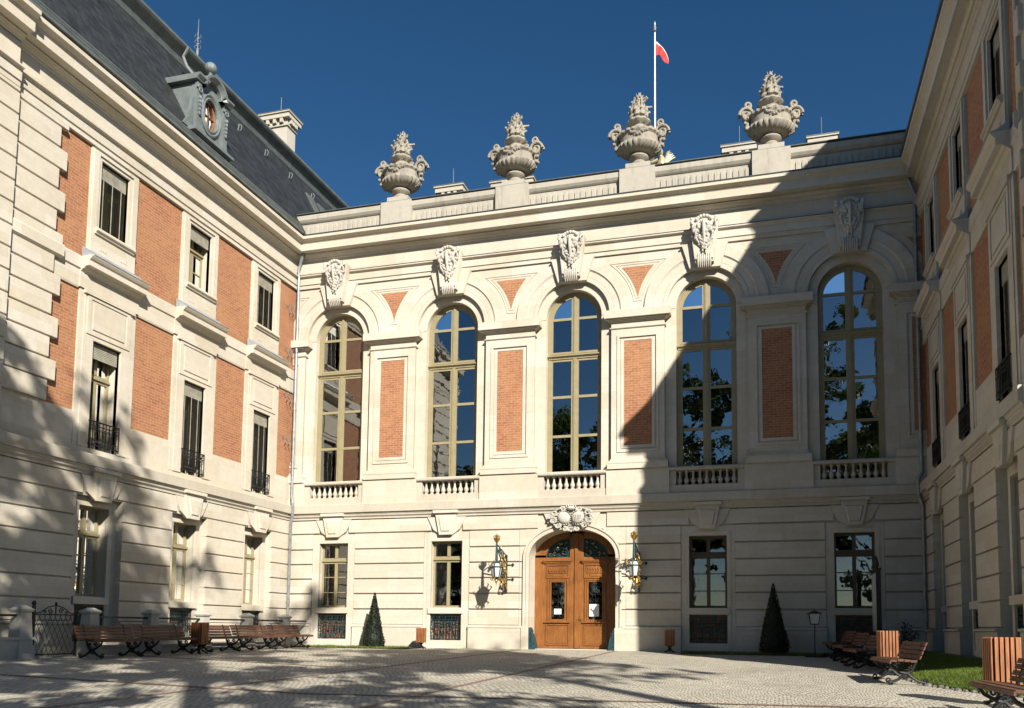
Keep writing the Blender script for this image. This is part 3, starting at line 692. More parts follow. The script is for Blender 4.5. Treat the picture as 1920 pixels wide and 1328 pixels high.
# ground windows
for i, (uc, h) in enumerate(GW):
    openw = (i == 1)
    mat = 'window_paint' if i < 2 else 'window_paint_shade'  # right-hand windows lie in shadow: their frames get the shade-darkened paint
    fr = rect_window(FF, uc, h, 1.41, 3.75, -0.31, CW, 3.12, (() if openw else (1.96, 2.52)), mat=mat)
    # cellar window with grille
    cm = MB(); cm.add([FF(uc-h, -0.30, 0.27), FF(uc+h, -0.30, 0.27), FF(uc+h, -0.30, 1.18), FF(uc-h, -0.30, 1.18)], [(0, 1, 2, 3)])
    for q in range(3): cm.box(FF, uc-h+0.1+q*0.4, uc-h+0.3+q*0.4, -0.295, -0.27, 0.3, 1.0)
    cw_ = cm.build('cellar_window', 'glazed_cellar', CW)
    gr = MB()
    iron_grille(gr, FF, uc-h+0.02, uc+h-0.02, 0.30, 1.13, -0.07)
    for q in range(5):
        x = uc-h+0.12+q*(2*h-0.24)/4
        gr.tube(spiral((x, 0.72), 0.12, 1.5, lambda p, z: FF(p, -0.03, z), start=q, sgn=(-1)**q, n=16), 0.012, 5)
        gr.tube([FF(x, -0.04, 0.32), FF(x+0.05, 0.0, 0.5), FF(x-0.05, 0.0, 0.85), FF(x, -0.04, 1.1)], 0.011, 5)
    gr.build('grille', 'iron_green', cw_)
    c = MB()
    if i == 0:
        for q in range(3): pass
    if openw:
        for x0, x1 in ((uc-h+0.09, uc-h+0.2),):
            for q in range(4): c.tube([FF(x0+0.03+q*0.03, -0.42, 1.45), FF(x0+0.05+q*0.03, -0.42, 2.4), FF(x0+0.02+q*0.025, -0.42, 3.4)], 0.025, 5)
        c.build('curtain', 'curtain', fr, smooth=True)
        c = MB()
        for q in range(4): c.tube([FF(uc-0.30+q*0.09, -0.46, 1.45), FF(uc-0.29+q*0.09, -0.46, 1.98)], 0.03, 6)
        c.build('curtain', 'curtain_red', fr, smooth=True, label='dark red folds behind the lower pane')
    if i >= 2:
        n_ = 26; vs = []
        for q in range(n_+1):
            x = uc-h+0.05+(2*h-0.1)*q/n_; dd = -0.42+0.02*sin(q*1.9)
            vs += [FF(x, dd, 1.5), FF(x, dd, 3.1 if i == 3 else 2.5)]
        c.add(vs, [(2*q, 2*q+2, 2*q+3, 2*q+1) for q in range(n_)]); c.build('curtain', 'curtain', fr, recalc=False, smooth=True)
    if i < 2:
        c = MB()
        for q in range(12): c.box(FF, uc-h+0.1, uc-0.08, -0.44, -0.43, 1.5+q*0.13, 1.53+q*0.13); c.box(FF, uc+0.08, uc+h-0.1, -0.44, -0.43, 1.5+q*0.13, 1.53+q*0.13)
        if i == 0: c.build('inner_blind', 'blind_dark', fr)
# dark rooms
m = MB()
for uc in BAY: room(m, FF, uc-1.0, uc+1.0, 5.2, 12.45, -0.42)
for uc, h in GW: room(m, FF, uc-h, uc+h, 1.38, 3.78, -0.33, 1.5); room(m, FF, uc-h, uc+h, 0.2, 1.2, -0.33, 0.8)
m.build('interior', 'dark_room', CW, recalc=False)
# ---------------------------------------------------------------- door
def arch_band(m, k0, k1, d0, d1, zb):
    P = [(DOORC+DOORH+k0, zb)]+[darch(pi*i/36, k0) for i in range(37)]+[(DOORC-DOORH-k0, zb)]
    Q = [(DOORC+DOORH+k1, zb)]+[darch(pi*i/36, k1) for i in range(37)]+[(DOORC-DOORH-k1, zb)]
    n = len(P)
    for i in range(n-1):
        a, b, c, e = P[i], P[i+1], Q[i+1], Q[i]
        m.hexa([FF(a[0], d0, a[1]), FF(b[0], d0, b[1]), FF(c[0], d0, c[1]), FF(e[0], d0, e[1]), FF(a[0], d1, a[1]), FF(b[0], d1, b[1]), FF(c[0], d1, c[1]), FF(e[0], d1, e[1])])
m = MB()
arch_band(m, 0.0, 0.10, -0.06, 0.045, 0.74); arch_band(m, 0.10, 0.14, -0.06, 0.02, 0.74); arch_band(m, 0.14, 0.20, -0.06, 0.065, 0.74)
for sg in (-1, 1):
    m.box(FF, DOORC+sg*1.48, DOORC+sg*1.74, -0.2, 0.10, -0.4, 0.74)
m.box(FF, DOORC-1.5, DOORC+1.5, -0.95, 0.0, -0.4, 0.02)
m.build('door_surround', 'stone', CW)
DD = -0.72
m = MB()
# leaf body: polygon under arch, split in the middle
door = None
def leaf_poly(sg, k=0.0):
    P = [(DOORC+sg*0.004, 0.03), (DOORC+sg*(DOORH-0.005), 0.03)]
    for i in range(19):
        t = pi/2*i/18; x, z = DOORC+sg*(DOORH-0.005)*cos(t), DSP+(DRISE-0.005)*sin(t)
        if abs(x-DOORC) > 0.004: P.append((x, z))
    P.append((DOORC+sg*0.004, DSP+DRISE-0.005)); return P
for sg in (-1, 1):
    m = MB(); U = lambda a: DOORC+sg*a
    def bx(mm, a, b, d0, d1, z0, z1):
        lo, hi = sorted((U(a), U(b))); mm.box(FF, lo, hi, d0, d1, z0, z1)
    # stiles and rails around openings (lunette & glass cut out)
    bx(m, 0.004, 0.24, DD-0.05, DD, 0.03, 4.0)
    bx(m, 1.10, DOORH, DD-0.05, DD, 0.03, 3.25)
    bx(m, 0.24, 1.10, DD-0.05, DD, 0.03, 1.02)
    bx(m, 0.24, 0.42, DD-0.05, DD, 1.02, 2.32); bx(m, 0.90, 1.10, DD-0.05, DD, 1.02, 2.32)
    bx(m, 0.24, 1.10, DD-0.05, DD, 2.32, 3.17)
    # tympanum with a quarter-round opening
    O = []; I = []
    for i in range(19):
        t = pi/2*i/18
        I.append((U(0.24+0.86*cos(t)), 3.17+0.66*sin(t))); O.append((U((DOORH-0.005)*cos(t)) if i < 18 else U(0.24), 3.17+(DSP+DRISE-0.005-3.17)*sin(t)))
    O[-1] = (U(0.24), 4.05)
    for i in range(18):
        a, b, c, e = I[i], I[i+1], O[i+1], O[i]
        m.hexa([FF(a[0], DD-0.05, a[1]), FF(b[0], DD-0.05, b[1]), FF(c[0], DD-0.05, c[1]), FF(e[0], DD-0.05, e[1]), FF(a[0], DD, a[1]), FF(b[0], DD, b[1]), FF(c[0], DD, c[1]), FF(e[0], DD, e[1])])
    # raised work
    bx(m, 0.0, 0.06, DD, DD+0.05, 0.05, 4.0)
    for a, b, e in ((0.17, 1.20, 0.10), (0.20, 1.17, 0.07), (0.24, 1.12, 0.04)): bx(m, a, b, DD, DD+e, 3.03-0.05*(0.10-e)/0.03, 3.07-0.05*(0.10-e)/0.03)
    ring(m, FF, min(U(0.26), U(1.08)), max(U(0.26), U(1.08)), 2.44, 2.92, min(U(0.30), U(1.04)), max(U(0.30), U(1.04)), 2.49, 2.88, DD, DD+0.03)
    bx(m, 0.34, 1.0, DD, DD+0.022, 2.62, 2.82); bx(m, 0.48, 0.86, DD, DD+0.035, 2.50, 2.60)
    for i in range(7): m.tube([FF(U(0.39+i*0.09), DD+0.03, 2.66), FF(U(0.44+i*0.09), DD+0.04, 2.72), FF(U(0.39+i*0.09), DD+0.03, 2.79)], 0.014, 5)
    lo, hi = min(U(0.42), U(0.90)), max(U(0.42), U(0.90))
    ring(m, FF, lo-0.13, hi+0.13, 0.95, 2.40, lo-0.09, hi+0.09, 0.99, 2.36, DD, DD+0.04)
    ring(m, FF, lo-0.05, hi+0.05, 0.99, 2.36, lo, hi, 1.03, 2.31, DD, DD+0.02)
    bx(m, 0.22, 1.14, DD, DD+0.07, 0.91, 0.95)
    lo, hi = min(U(0.25), U(1.09)), max(U(0.25), U(1.09))
    ring(m, FF, lo, hi, 0.14, 0.86, lo+0.04, hi-0.04, 0.18, 0.82, DD, DD+0.03)
    # parquet of the lower panel
    for i in range(-6, 12):
        x0 = lo+0.06+i*0.11
        a = [(x0, 0.20), (x0+0.085, 0.20), (x0+0.085+0.6, 0.80), (x0+0.6, 0.80)]
        cl = []
        for (x, z) in a: cl.append((x, z))
        # clip against the panel in u
        def clip(poly, lim, keep):
            out = []
            for p, q in zip(poly, poly[1:]+poly[:1]):
                pi_, qi_ = keep(p[0]), keep(q[0])
                if pi_: out.append(p)
                if pi_ != qi_:
                    t = (lim-p[0])/(q[0]-p[0]); out.append((lim, p[1]+(q[1]-p[1])*t))
            return out
        cl = clip(cl, lo+0.06, lambda x: x >= lo+0.06)
        if len(cl) > 2: cl = clip(cl, hi-0.06, lambda x: x <= hi-0.06)
        if len(cl) > 2: m.prism(FF, cl, DD, DD+0.012+0.006*(i % 2))
    bx(m, 0.12, DOORH-0.08, DD, DD+0.03, 0.03, 0.10)
    dl = m.build('door', 'door_wood', CW, label=('left' if sg < 0 else 'right')+' leaf of the arched wooden door')
    # glass and iron scrolls
    g = MB(); lo, hi = min(U(0.42), U(0.90)), max(U(0.42), U(0.90))
    g.add([FF(lo, DD-0.03, 1.03), FF(hi, DD-0.03, 1.03), FF(hi, DD-0.03, 2.31), FF(lo, DD-0.03, 2.31)], [(0, 1, 2, 3)]); g.build('pane', 'glass', dl, recalc=False)
    s_ = MB()
    for j in range(5):
        for i in range(2):
            cx_, cz_ = lo+0.12+i*0.24, 1.16+j*0.26
            s_.tube(spiral((cx_, cz_), 0.10, 1.6, lambda p, z: FF(p, DD-0.012, z), start=j+i*2, sgn=(-1)**(i+j), n=18), 0.010, 5)
    s_.tube([FF((lo+hi)/2, DD-0.012, 1.03), FF((lo+hi)/2, DD-0.012, 2.31)], 0.010, 5)
    s_.build('grille', 'iron', dl)
    s_ = MB(); go = MB()
    for (a, z, rr, sg2) in ((0.42, 3.34, 0.14, 1), (0.74, 3.30, 0.12, -1), (0.50, 3.60, 0.12, -1), (0.32, 3.66, 0.08, 1), (0.92, 3.26, 0.08, 1), (0.64, 3.48, 0.10, 1)):
        s_.tube(spiral((U(a), z), rr, 1.5, lambda p, q: FF(p, DD-0.01, q), start=a*7, sgn=sg2*sg, n=20), 0.018, 6)
        go.tube([FF(U(a+rr*0.9), DD+0.01, z-0.02), FF(U(a+rr*0.4), DD+0.02, z+0.05), FF(U(a), DD+0.01, z+0.02)], [0.008, 0.022, 0.006], 5)
    s_.build('lunette_grille', 'guard_paint', dl); 
    for a, z in ((0.50, 3.30), (0.80, 3.24), (0.36, 3.50), (0.62, 3.66)): go.ball(FF(U(a), DD+0.01, z), 0.025, 0.02, 0.035, 6, 4)
    go.build('gilding', 'gold', dl, smooth=True)
    lb = MB(); P = [(U(0.24), 3.17)]+[(U(0.24+0.86*cos(pi/2*i/14)), 3.17+0.66*sin(pi/2*i/14)) for i in range(15)]
    lb.prism(FF, P, DD-0.06, DD-0.045); lb.build('lunette_pane', 'iron_green', dl)
    pm = MB(); pw = (0.13, 0.17)[sg > 0]; pz = (1.20, 1.13)[sg > 0]; ph = (0.19, 0.42)[sg > 0]
    pc = U(0.62) if sg > 0 else U(0.66)
    pm.box(FF, pc-pw, pc+pw, DD+0.004, DD+0.008, pz, pz+ph); pm.build('paper_notice', 'paper', dl)
    hm = MB()
    if sg > 0:
        hm.tube([FF(U(0.12), DD, 1.05), FF(U(0.12), DD+0.07, 1.05), FF(U(0.24), DD+0.08, 1.03)], 0.014, 6); hm.box(FF, U(0.09), U(0.15), DD, DD+0.012, 0.93, 1.16)
        hm.build('handle', 'gold', dl)
m = MB(); m.box(FF, DOORC-1.5, DOORC+1.5, -1.3, -1.29, 0.0, 4.1); m.build('door_backing', 'dark_room', CW)
# cast corner guards at the door jambs
for sg in (-1, 1):
    m = MB(); c = DOORC+sg*1.5
    prof = [(0.24, -0.05), (0.24, 0.10), (0.21, 0.25), (0.17, 0.42), (0.12, 0.52), (0.09, 0.56), (0.10, 0.62), (0.07, 0.70), (0.02, 0.74)]
    m.prism(lambda u_, d_, z_: (c-sg*u_, -d_, z_), [(0.0, -0.05)]+prof+[(0.0, 0.74)], -0.30, 0.06)
    for i in range(4): m.tube(spiral((c-sg*0.10, 0.12+i*0.14), 0.05, 1.2, lambda p, q: FF(p, 0.07, q), start=i, n=10), 0.012, 5)
    m.build('corner_guard', 'guard_paint', CW, smooth=False)
# cartouche over the door
m = MB(); cz = 4.42
def CB(x, z, d, *a, **k): m.ball(FF(DOORC+x, d, z), *a, **k)
for sg in (-1, 1):
    CB(sg*0.26, cz+0.02, 0.20, 0.235, 0.09, 0.28, 14, 8, rot=Matrix.Rotation(sg*0.25, 3, 'Y'))
    for i in range(20):
        a = 2*pi*i/20; x, z = sg*0.26+0.27*cos(a), cz+0.02+0.32*sin(a)
        CB(x, z, 0.16, 0.035, 0.05, 0.035, 6, 4)
    for (x, z, rr, st) in ((0.62, cz+0.24, 0.13, 0), (0.68, cz-0.10, 0.15, 2), (0.50, cz-0.34, 0.12, 1), (0.30, cz+0.42, 0.11, 3), (0.75, cz+0.05, 0.08, 4), (0.22, cz-0.50, 0.10, 2)):
        m.tube(spiral((DOORC+sg*x, z), rr, 1.5, lambda p, q: FF(p, 0.16, q), start=st, sgn=sg, n=18), [0.05-0.0018*i for i in range(19)], 6)
    for i in range(16):
        t = i/15; a = -0.9+t*2.7
        CB(sg*(0.30+0.42*cos(a)), cz+0.46*sin(a), 0.13+0.03*sin(i*2.3), 0.06, 0.06, 0.045, 6, 5, rot=Matrix.Rotation(a+i, 3, 'Y'))
CB(0, cz+0.44, 0.2, 0.16, 0.12, 0.10, 10, 6)
for i in range(5): CB((i-2)*0.085, cz+0.52+0.03*(2-abs(i-2)), 0.2, 0.03, 0.04, 0.06, 6, 5)
for i in range(5): CB((i-2)*0.09, cz-0.52-0.035*(2-abs(i-2)), 0.14, 0.05, 0.05, 0.06, 6, 5)
m.ball(FF(DOORC, 0.02, cz), 0.60, 0.10, 0.44, 16, 8)
m.v = [(DOORC+(v[0]-DOORC)*0.93, v[1]*0.9, 4.42+(v[2]-4.42)*0.74) for v in m.v]
for i in range(6): m.tube([FF(DOORC+0.13+i*0.045, 0.275, 4.30+i*0.02), FF(DOORC+0.09+i*0.055, 0.28, 4.52)], 0.008, 4)
m.build('cartouche', 'stone_carved', CW, smooth=True)
# flat keystone wedge behind the cartouche
m = MB(); m.prism(FF, [(DOORC-0.98, 4.61), (DOORC-0.78, 4.14), (DOORC-0.4, 4.24), (DOORC+0.4, 4.24), (DOORC+0.78, 4.14), (DOORC+0.98, 4.61)], -0.05, 0.028); m.build('voussoir', 'stone', CW)
# ---------------------------------------------------------------- parapet
m = MB()
PU = [4.12, 8.62, 13.10, 17.52]
m.box(FF, -0.1, WX+0.1, -0.5, -0.01, 15.25, 15.42)
m.box(FF, -0.1, WX+0.1, -0.5, -0.06, 15.42, 16.10)
m.extr(FF, [(-0.55, 16.08), (-0.03, 16.08), (0.01, 16.12), (0.06, 16.20), (0.06, 16.36), (0.02, 16.40), (-0.6, 16.44)], -0.1, WX+0.1)
u = 0.35
while u < WX-0.2:
    if min(abs(u-p) for p in PU) > 0.68:
        m.prism(FF, [(u-0.075, 15.52), (u+0.075, 15.52), (u+0.075, 15.92), (u+0.05, 15.98), (u-0.05, 15.98), (u-0.075, 15.92)], -0.07, -0.025, 0.82)
    u += 0.2
m.build('parapet', 'stone_grey', CW)
for p in PU:
    m = MB(); m.box(FF, p-0.61, p+0.61, -0.75, 0.12, 15.27, 16.42); m.box(FF, p-0.55, p+0.55, -0.7, 0.06, 16.42, 16.46)
    m.box(FF, p-0.42, p+0.42, -0.62, -0.0, 16.46, 16.66)
    m.build('urn_pedestal', 'stone_grey', CW)
m = MB(); m.box(FF, -0.05, WX+0.05, -0.56, 0.085, 16.432, 16.455)
m.build('parapet_flashing', 'zinc', CW)
# roof and body behind
m = MB(); m.extr(FF, [(-0.6, 15.3), (-0.6, 16.0), (-6, 17.2), (-11.5, 16.0), (-11.5, 15.3)], -2, WX+2); m.build('roof', 'slate', CW)
m = MB(); m.box(FF, -2, WX+2, -12, -11.6, -0.5, 15.6); m.build('rear_wall', 'stone', CW)
def chimney(parent, x0, x1, y, ztop, zbot, deep=1.0):
    m = MB(); y0, y1 = y, y+deep
    m.box(ID, x0+0.18, x1-0.18, y0+0.18, y1-0.18, zbot, ztop-0.55)
    m.box(ID, x0+0.12, x1-0.12, y0+0.12, y1-0.12, ztop-0.62, ztop-0.54)
    m.box(ID, x0+0.16, x1-0.16, y0+0.16, y1-0.16, ztop-0.54, ztop-0.30)
    nn = max(2, int((x1-x0)/0.38))
    for i in range(nn):
        xx = x0+0.22+(x1-x0-0.44)*(i+0.5)/nn; m.box(ID, xx-0.07, xx+0.07, y0+0.02, y0+0.16, ztop-0.50, ztop-0.30)
        yy = y0+0.22+(deep-0.44)*(i+0.5)/nn; m.box(ID, x0+0.02, x0+0.16, yy-0.07, yy+0.07, ztop-0.50, ztop-0.30); m.box(ID, x1-0.16, x1-0.02, yy-0.07, yy+0.07, ztop-0.50, ztop-0.30)
    m.box(ID, x0, x1, y0, y1, ztop-0.30, ztop-0.10); m.box(ID, x0-0.05, x1+0.05, y0-0.05, y1+0.05, ztop-0.10, ztop-0.04)
    c = m.build('chimney', 'stone_band', parent)
    s = MB(); s.box(ID, x0-0.06, x1+0.06, y0-0.06, y1+0.06, ztop-0.04, ztop); s.build('cap', 'zinc', c)
    s = MB(); s.tube([((x0+x1)/2, (y0+y1)/2, ztop), ((x0+x1)/2, (y0+y1)/2, ztop+1.0)], 0.012, 5); s.build('lightning_rod', 'zinc_pipe', c)
    return c
chimney(CW, 3.42, 4.70, 5, 19.86, 16.5); chimney(CW, 5.98, 7.86, 5, 19.72, 16.5); chimney(CW, 15.66, 17.0, 5, 19.85, 16.5); chimney(CW, 18.9, 20.0, 5, 19.72, 16.5)

# ================================================================= SIDE WINGS
WC = [1.97, 5.45, 8.95]
def side_wing(F, sgn, LEN, loc, label, blinds, U_END):
    P = thing('palace_wing', label, 'building', loc, 'wings of the palace round the courtyard', fixed=True)
    QU = 10.72          # start of the quoins
    D = 0.12
    m = MB()
    holes = []
    for uc in WC: holes += [(uc-0.5, uc+0.5, 1.45, 3.84), (uc-0.5, uc+0.5, 0.25, 1.22)]
    wall_sheet(m, F, 0, QU-0.7, -0.8, 4.62, -0.16, holes, -0.5)
    sp = [(0.0, WC[0]-0.80), (WC[0]+0.80, WC[1]-0.80), (WC[1]+0.80, WC[2]-0.80), (WC[2]+0.80, U_END)]
    rustic(m, F, sp[:3]+[(sp[3][0], min(U_END, 12.12))], -0.2, D, GR[:7])
    rustic(m, F, [(0.0, WC[0]-0.6), (WC[0]+0.6, WC[1]-0.6), (WC[1]+0.6, WC[2]-0.6), (WC[2]+0.6, min(U_END, 12.12))], -0.2, D, GR[6:])
    for a, b in [(0.0, WC[0]-0.6), (WC[0]+0.6, WC[1]-0.6), (WC[1]+0.6, WC[2]-0.6)]: pass
    m.box(F, 0, U_END, -0.2, D-0.05, 4.08, 4.62)
    for a, b in sp: m.box(F, a+(0.012 if a > 0 else 0), min(b, 12.1)-0.012, -0.2, D-0.07, -0.8, 4.08)
    for a, b in sp: m.extr(F, [(d+0.06+(D if d > 0 else 0), z) for d, z in [(-0.2, -0.8), (0.01, -0.8), (0.01, 0.70), (0.05, 0.72), (0.05, 0.76), (0.0, 0.80), (-0.2, 0.80)]], a, b)
    for uc in WC:
        ring(m, F, uc-0.80, uc+0.80, -0.8, 4.07, uc-0.5, uc+0.5, 0.25, 3.84, -0.17, -0.10)
        ring(m, F, uc-0.66, uc+0.66, 0.0, 3.95, uc-0.501, uc+0.501, 0.251, 3.839, -0.17, -0.07)
        m.box(F, uc-0.60, uc+0.60, -0.46, 0.0, 1.24, 1.43)
        small_keystone(m, F, uc, D)
    # stone zone above string course
    hz = []
    m.box(F, 0, U_END, -0.1, 0.05, 5.10, 5.34)
    for a, b in [(0.0, WC[0]-0.82), (WC[0]+0.82, WC[1]-0.82), (WC[1]+0.82, WC[2]-0.82), (WC[2]+0.82, U_END)]: m.box(F, a, b, -0.1, 0.05, 5.34, 6.2)
    for uc in WC:   # lower surrounds with recessed panel
        ring(m, F, uc-0.82, uc+0.82, 5.34, 9.45, uc-0.49, uc+0.49, 5.34, 8.22, -0.1, 0.08)
        m.box(F, uc-0.97, uc-0.82, -0.1, 0.06, 5.34, 9.45); m.box(F, uc+0.82, uc+0.97, -0.1, 0.06, 5.34, 9.45)
        ring(m, F, uc-0.74, uc+0.74, 8.34, 9.37, uc-0.62, uc+0.62, 8.42, 9.29, 0.06, 0.105)
        m.box(F, uc-0.54, uc+0.54, 0.07, 0.105, 8.50, 9.21)
        m.box(F, uc-0.86, uc+0.86, 0.0, 0.14, 9.38, 9.49)
        # reveals of the lower window
        for x0, x1 in ((uc-0.52, uc-0.49), (uc+0.49, uc+0.52)): m.box(F, x0, x1, -0.42, -0.1, 5.34, 8.22)
        m.box(F, uc-0.52, uc+0.52, -0.42, -0.1, 8.22, 8.26)
        # upper surround
        ring(m, F, uc-0.82, uc+0.82, 10.30, 13.40, uc-0.50, uc+0.50, 11.25, 13.19, -0.1, 0.07)
        ring(m, F, uc-0.78, uc+0.78, 10.42, 13.36, uc-0.60, uc+0.60, 11.20, 13.28, 0.07, 0.11)
        for x0, x1 in ((uc-0.53, uc-0.50), (uc+0.50, uc+0.53)): m.box(F, x0, x1, -0.40, -0.1, 11.25, 13.19)
        m.box(F, uc-0.53, uc+0.53, -0.40, -0.1, 13.19, 13.23)
        m.extr(F, [(-0.35, 11.24), (0.19, 11.24), (0.22, 11.20), (0.22, 11.15), (0.17, 11.12), (0.16, 11.08), (0.08, 11.06), (-0.35, 11.06)], uc-0.68, uc+0.68)
        for sg in (-1, 1):
            m.box(F, uc+sg*0.50, uc+sg*0.24, 0.07, 0.115, 10.80, 10.84)
            for q in range(3): m.box(F, uc+sg*(0.46-q*0.08), uc+sg*(0.41-q*0.08), 0.07, 0.12, 10.70, 10.80)
        m.box(F, uc-0.24, uc+0.24, 0.07, 0.10, 10.84, 10.87)
    # bands
    hood = [(u_-1.02, u_+1.02) for u_ in WC]
    for a, b in [(0, hood[0][0]), (hood[0][1], hood[1][0]), (hood[1][1], hood[2][0]), (hood[2][1], U_END)]:
        m.extr(F, [(-0.1, 9.45), (0.045, 9.45), (0.06, 9.50), (0.06, 9.94), (0.10, 9.97), (0.10, 10.27), (0.08, 10.30), (-0.1, 10.30)], a, b)
    for uc in WC:
        m.extr(F, [(-0.1, 9.49), (0.09, 9.49), (0.09, 9.90), (0.16, 9.96), (0.20, 9.97), (0.24, 10.02), (0.36, 10.03), (0.36, 10.17), (0.40, 10.20), (0.45, 10.27), (0.45, 10.30), (-0.1, 10.30)], uc-1.02, uc+1.02)
    # quoins
    z = 6.2; i = 0
    while z < 13.4:
        z1 = min(z+0.545, 13.45); a = QU+(0.0 if i % 2 else 0.22)-0.11
        m.extr(F, [(-0.1, z+0.02), (0.135-0.012, z+0.02), (0.135, z+0.032), (0.135, z1-0.032), (0.123, z1-0.02), (-0.1, z1-0.02)], a, min(U_END, 12.12)); z = z1; i += 1
    m.box(F, QU+0.25, U_END, -0.1, 0.052, 6.2, 13.452)
    m.extr(F, [(-0.1, 9.93), (0.15, 9.93), (0.20, 9.98), (0.20, 10.25), (0.17, 10.29), (-0.1, 10.29)], QU-0.12, min(U_END, 12.12))
    # frieze
    m.box(F, 0, U_END, -0.1, 0.03, 13.9, 14.6)
    wing_wall = m.build('wall', 'stone', P)
    bm_ = MB()
    holes = [(uc-0.49, uc+0.49, 5.34, 8.22) for uc in WC]+[(uc-0.5, uc+0.5, 11.25, 13.19) for uc in WC]
    wall_sheet(bm_, F, 0, min(U_END, 12.0), 5.2, 13.6, 0.0, holes, -0.1)
    bm_.build('brick_infill', 'brick', P)
    SU = 12.12
    for nm, prof, dd in (('string_course', STRING, 0.10), ('architrave', ARCHI, 0.03), ('cornice', CORN, 0.0)):
        m = MB(); m.extr(F, shift(prof, dd if nm != 'cornice' else 0.0), 0, SU if U_END > SU else U_END, 1, 0)
        if U_END > SU: m.extr(F, shift(prof, dd+0.14), SU, LEN)
        m.build(nm, 'stone_band' if nm == 'string_course' else 'stone', P)
    if U_END > SU:   # projecting pavilion further out
        m = MB(); z = 5.15; i = 0
        while z < 13.4:
            z1 = min(z+0.545, 13.46); m.extr(F, [(-0.1, z+0.016), (0.225, z+0.016), (0.24, z+0.03), (0.24, z1-0.03), (0.225, z1-0.016), (-0.1, z1-0.016)], SU, LEN); z = z1
        rustic(m, F, [(SU, LEN)], -0.2, D+0.14, GR); m.box(F, SU+0.012, LEN, -0.2, 0.19, -0.8, 14.61); m.box(F, SU, LEN, -0.2, D+0.17, -0.8, 0.77)
        m.build('pavilion_wall', 'stone', P)
    # lead covers of the hoods
    for uc in WC:
        m = MB(); m.prism(lambda u_, d_, z_: F(u_, d_, z_), [(uc-1.04, 10.30), (uc+1.04, 10.30), (uc+1.0, 10.34), (uc+0.86, 10.44), (uc+0.82, 10.56), (uc-0.82, 10.56), (uc-0.86, 10.44), (uc-1.0, 10.34)], 0.09, 0.115)
        m.extr(F, [(0.1, 10.30), (0.47, 10.30), (0.47, 10.315), (0.3, 10.36), (0.16, 10.46), (0.12, 10.56), (0.1, 10.56)], uc-1.03, uc+1.03, 0.12, -0.12)
        m.build('hood_flashing', 'lead', P)
    # windows
    im = MB()
    for k, uc in enumerate(WC):
        fr = rect_window(F, uc, 0.49, 5.34, 8.22, -0.36, P, 7.35); b1, b2 = blinds[k]
        blind(F, uc, 0.49, 5.6, 8.22, -0.10, fr, b1)
        fr2 = rect_window(F, uc, 0.50, 11.25, 13.19, -0.34, P, 12.55, (11.9,)); blind(F, uc, 0.50, 11.25, 13.19, -0.10, fr2, b2)
        fr3 = rect_window(F, uc, 0.5, 1.45, 3.84, -0.46, P, 3.12, (1.98, 2.55))
        cw_ = MB(); cw_.add([F(uc-0.5, -0.44, 0.25), F(uc+0.5, -0.44, 0.25), F(uc+0.5, -0.44, 1.22), F(uc-0.5, -0.44, 1.22)], [(0, 1, 2, 3)]); cwo = cw_.build('cellar_window', 'glazed_cellar', P)
        gr = MB(); iron_grille(gr, F, uc-0.49, uc+0.49, 0.27, 1.2, -0.13)
        for q in range(4): gr.tube(spiral((uc-0.34+q*0.225, 0.7), 0.10, 1.5, lambda p, z_: F(p, -0.10, z_), start=q, sgn=(-1)**q, n=14), 0.012, 5)
        gr.build('grille', 'iron_green', cwo)
        rl = MB(); a, b = uc-0.50, uc+0.50
        iron_grille(rl, F, a, b, 5.42, 6.08, 0.12)
        for x in (a, b): rl.box(F, x-0.01, x+0.01, 0.05, 0.13, 6.05, 6.08); rl.box(F, x-0.01, x+0.01, 0.05, 0.13, 5.42, 5.45)
        rl.build('window_railing', 'iron', fr)
        for z0, z1, dd in ((5.3, 8.24, -0.37), (11.2, 13.2, -0.35), (1.4, 3.85, -0.47), (0.2, 1.22, -0.46)): room(im, F, uc-0.5, uc+0.5, z0, z1, dd, 1.2)
    im.build('interior', 'dark_room', P, recalc=False)
    # roof: gutters, mansard, ridge roll
    END = LEN if U_END > SU else U_END+0.5
    START = -7.5
    g = MB()
    g.extr(F, [(-0.2, 15.3), (0.50, 15.31), (0.50, 15.335), (0.64, 15.345), (0.64, 15.43), (0.62, 15.45), (0.50, 15.45), (0.49, 15.51), (0.56, 15.515), (0.57, 15.56), (0.55, 15.585), (0.42, 15.59), (0.40, 15.655),
               (0.46, 15.66), (0.48, 15.70), (0.46, 15.745), (0.33, 15.76), (-0.2, 15.80)], 0.0, END, 1, 0)
    g.build('gutter', 'zinc', P, smooth=False)
    r_ = MB()
    if U_END > SU:
        r_.hexa([F(START, 0.36, 15.6), F(END, 0.36, 15.6), F(END, -12.5, 15.6), F(START, -12.5, 15.6), F(START, -1.95, 19.9), F(END-2.3, -1.95, 19.9), F(END-2.3, -10.5, 19.9), F(START, -10.5, 19.9)])
    else:
        # hipped mansard end casting the slanting shadow
        e = END-0.05
        B_ = [F(START, 0.27, 15.6), F(e, 0.27, 15.6), F(e, -13, 15.6), F(START, -13, 15.6)]
        T_ = [F(START, -1.95, 19.95), F(e-2.3, -1.95, 19.95), F(e-2.3, -11, 19.95), F(START, -11, 19.95)]
        r_.hexa(B_+T_)
    r_.build('roof', 'slate', P)
    c = MB()
    e1 = END-2.3
    c.extr(F, [(-2.2, 19.80), (-1.88, 19.80), (-1.86, 19.86), (-1.93, 19.92), (-2.0, 20.0), (-1.97, 20.15), (-1.88, 20.25), (-1.76, 20.32), (-1.70, 20.42), (-1.72, 20.52), (-1.80, 20.60), (-1.95, 20.64), (-2.6, 20.70)], START, e1)
    c.build('ridge_roll', 'zinc', P, smooth=True)
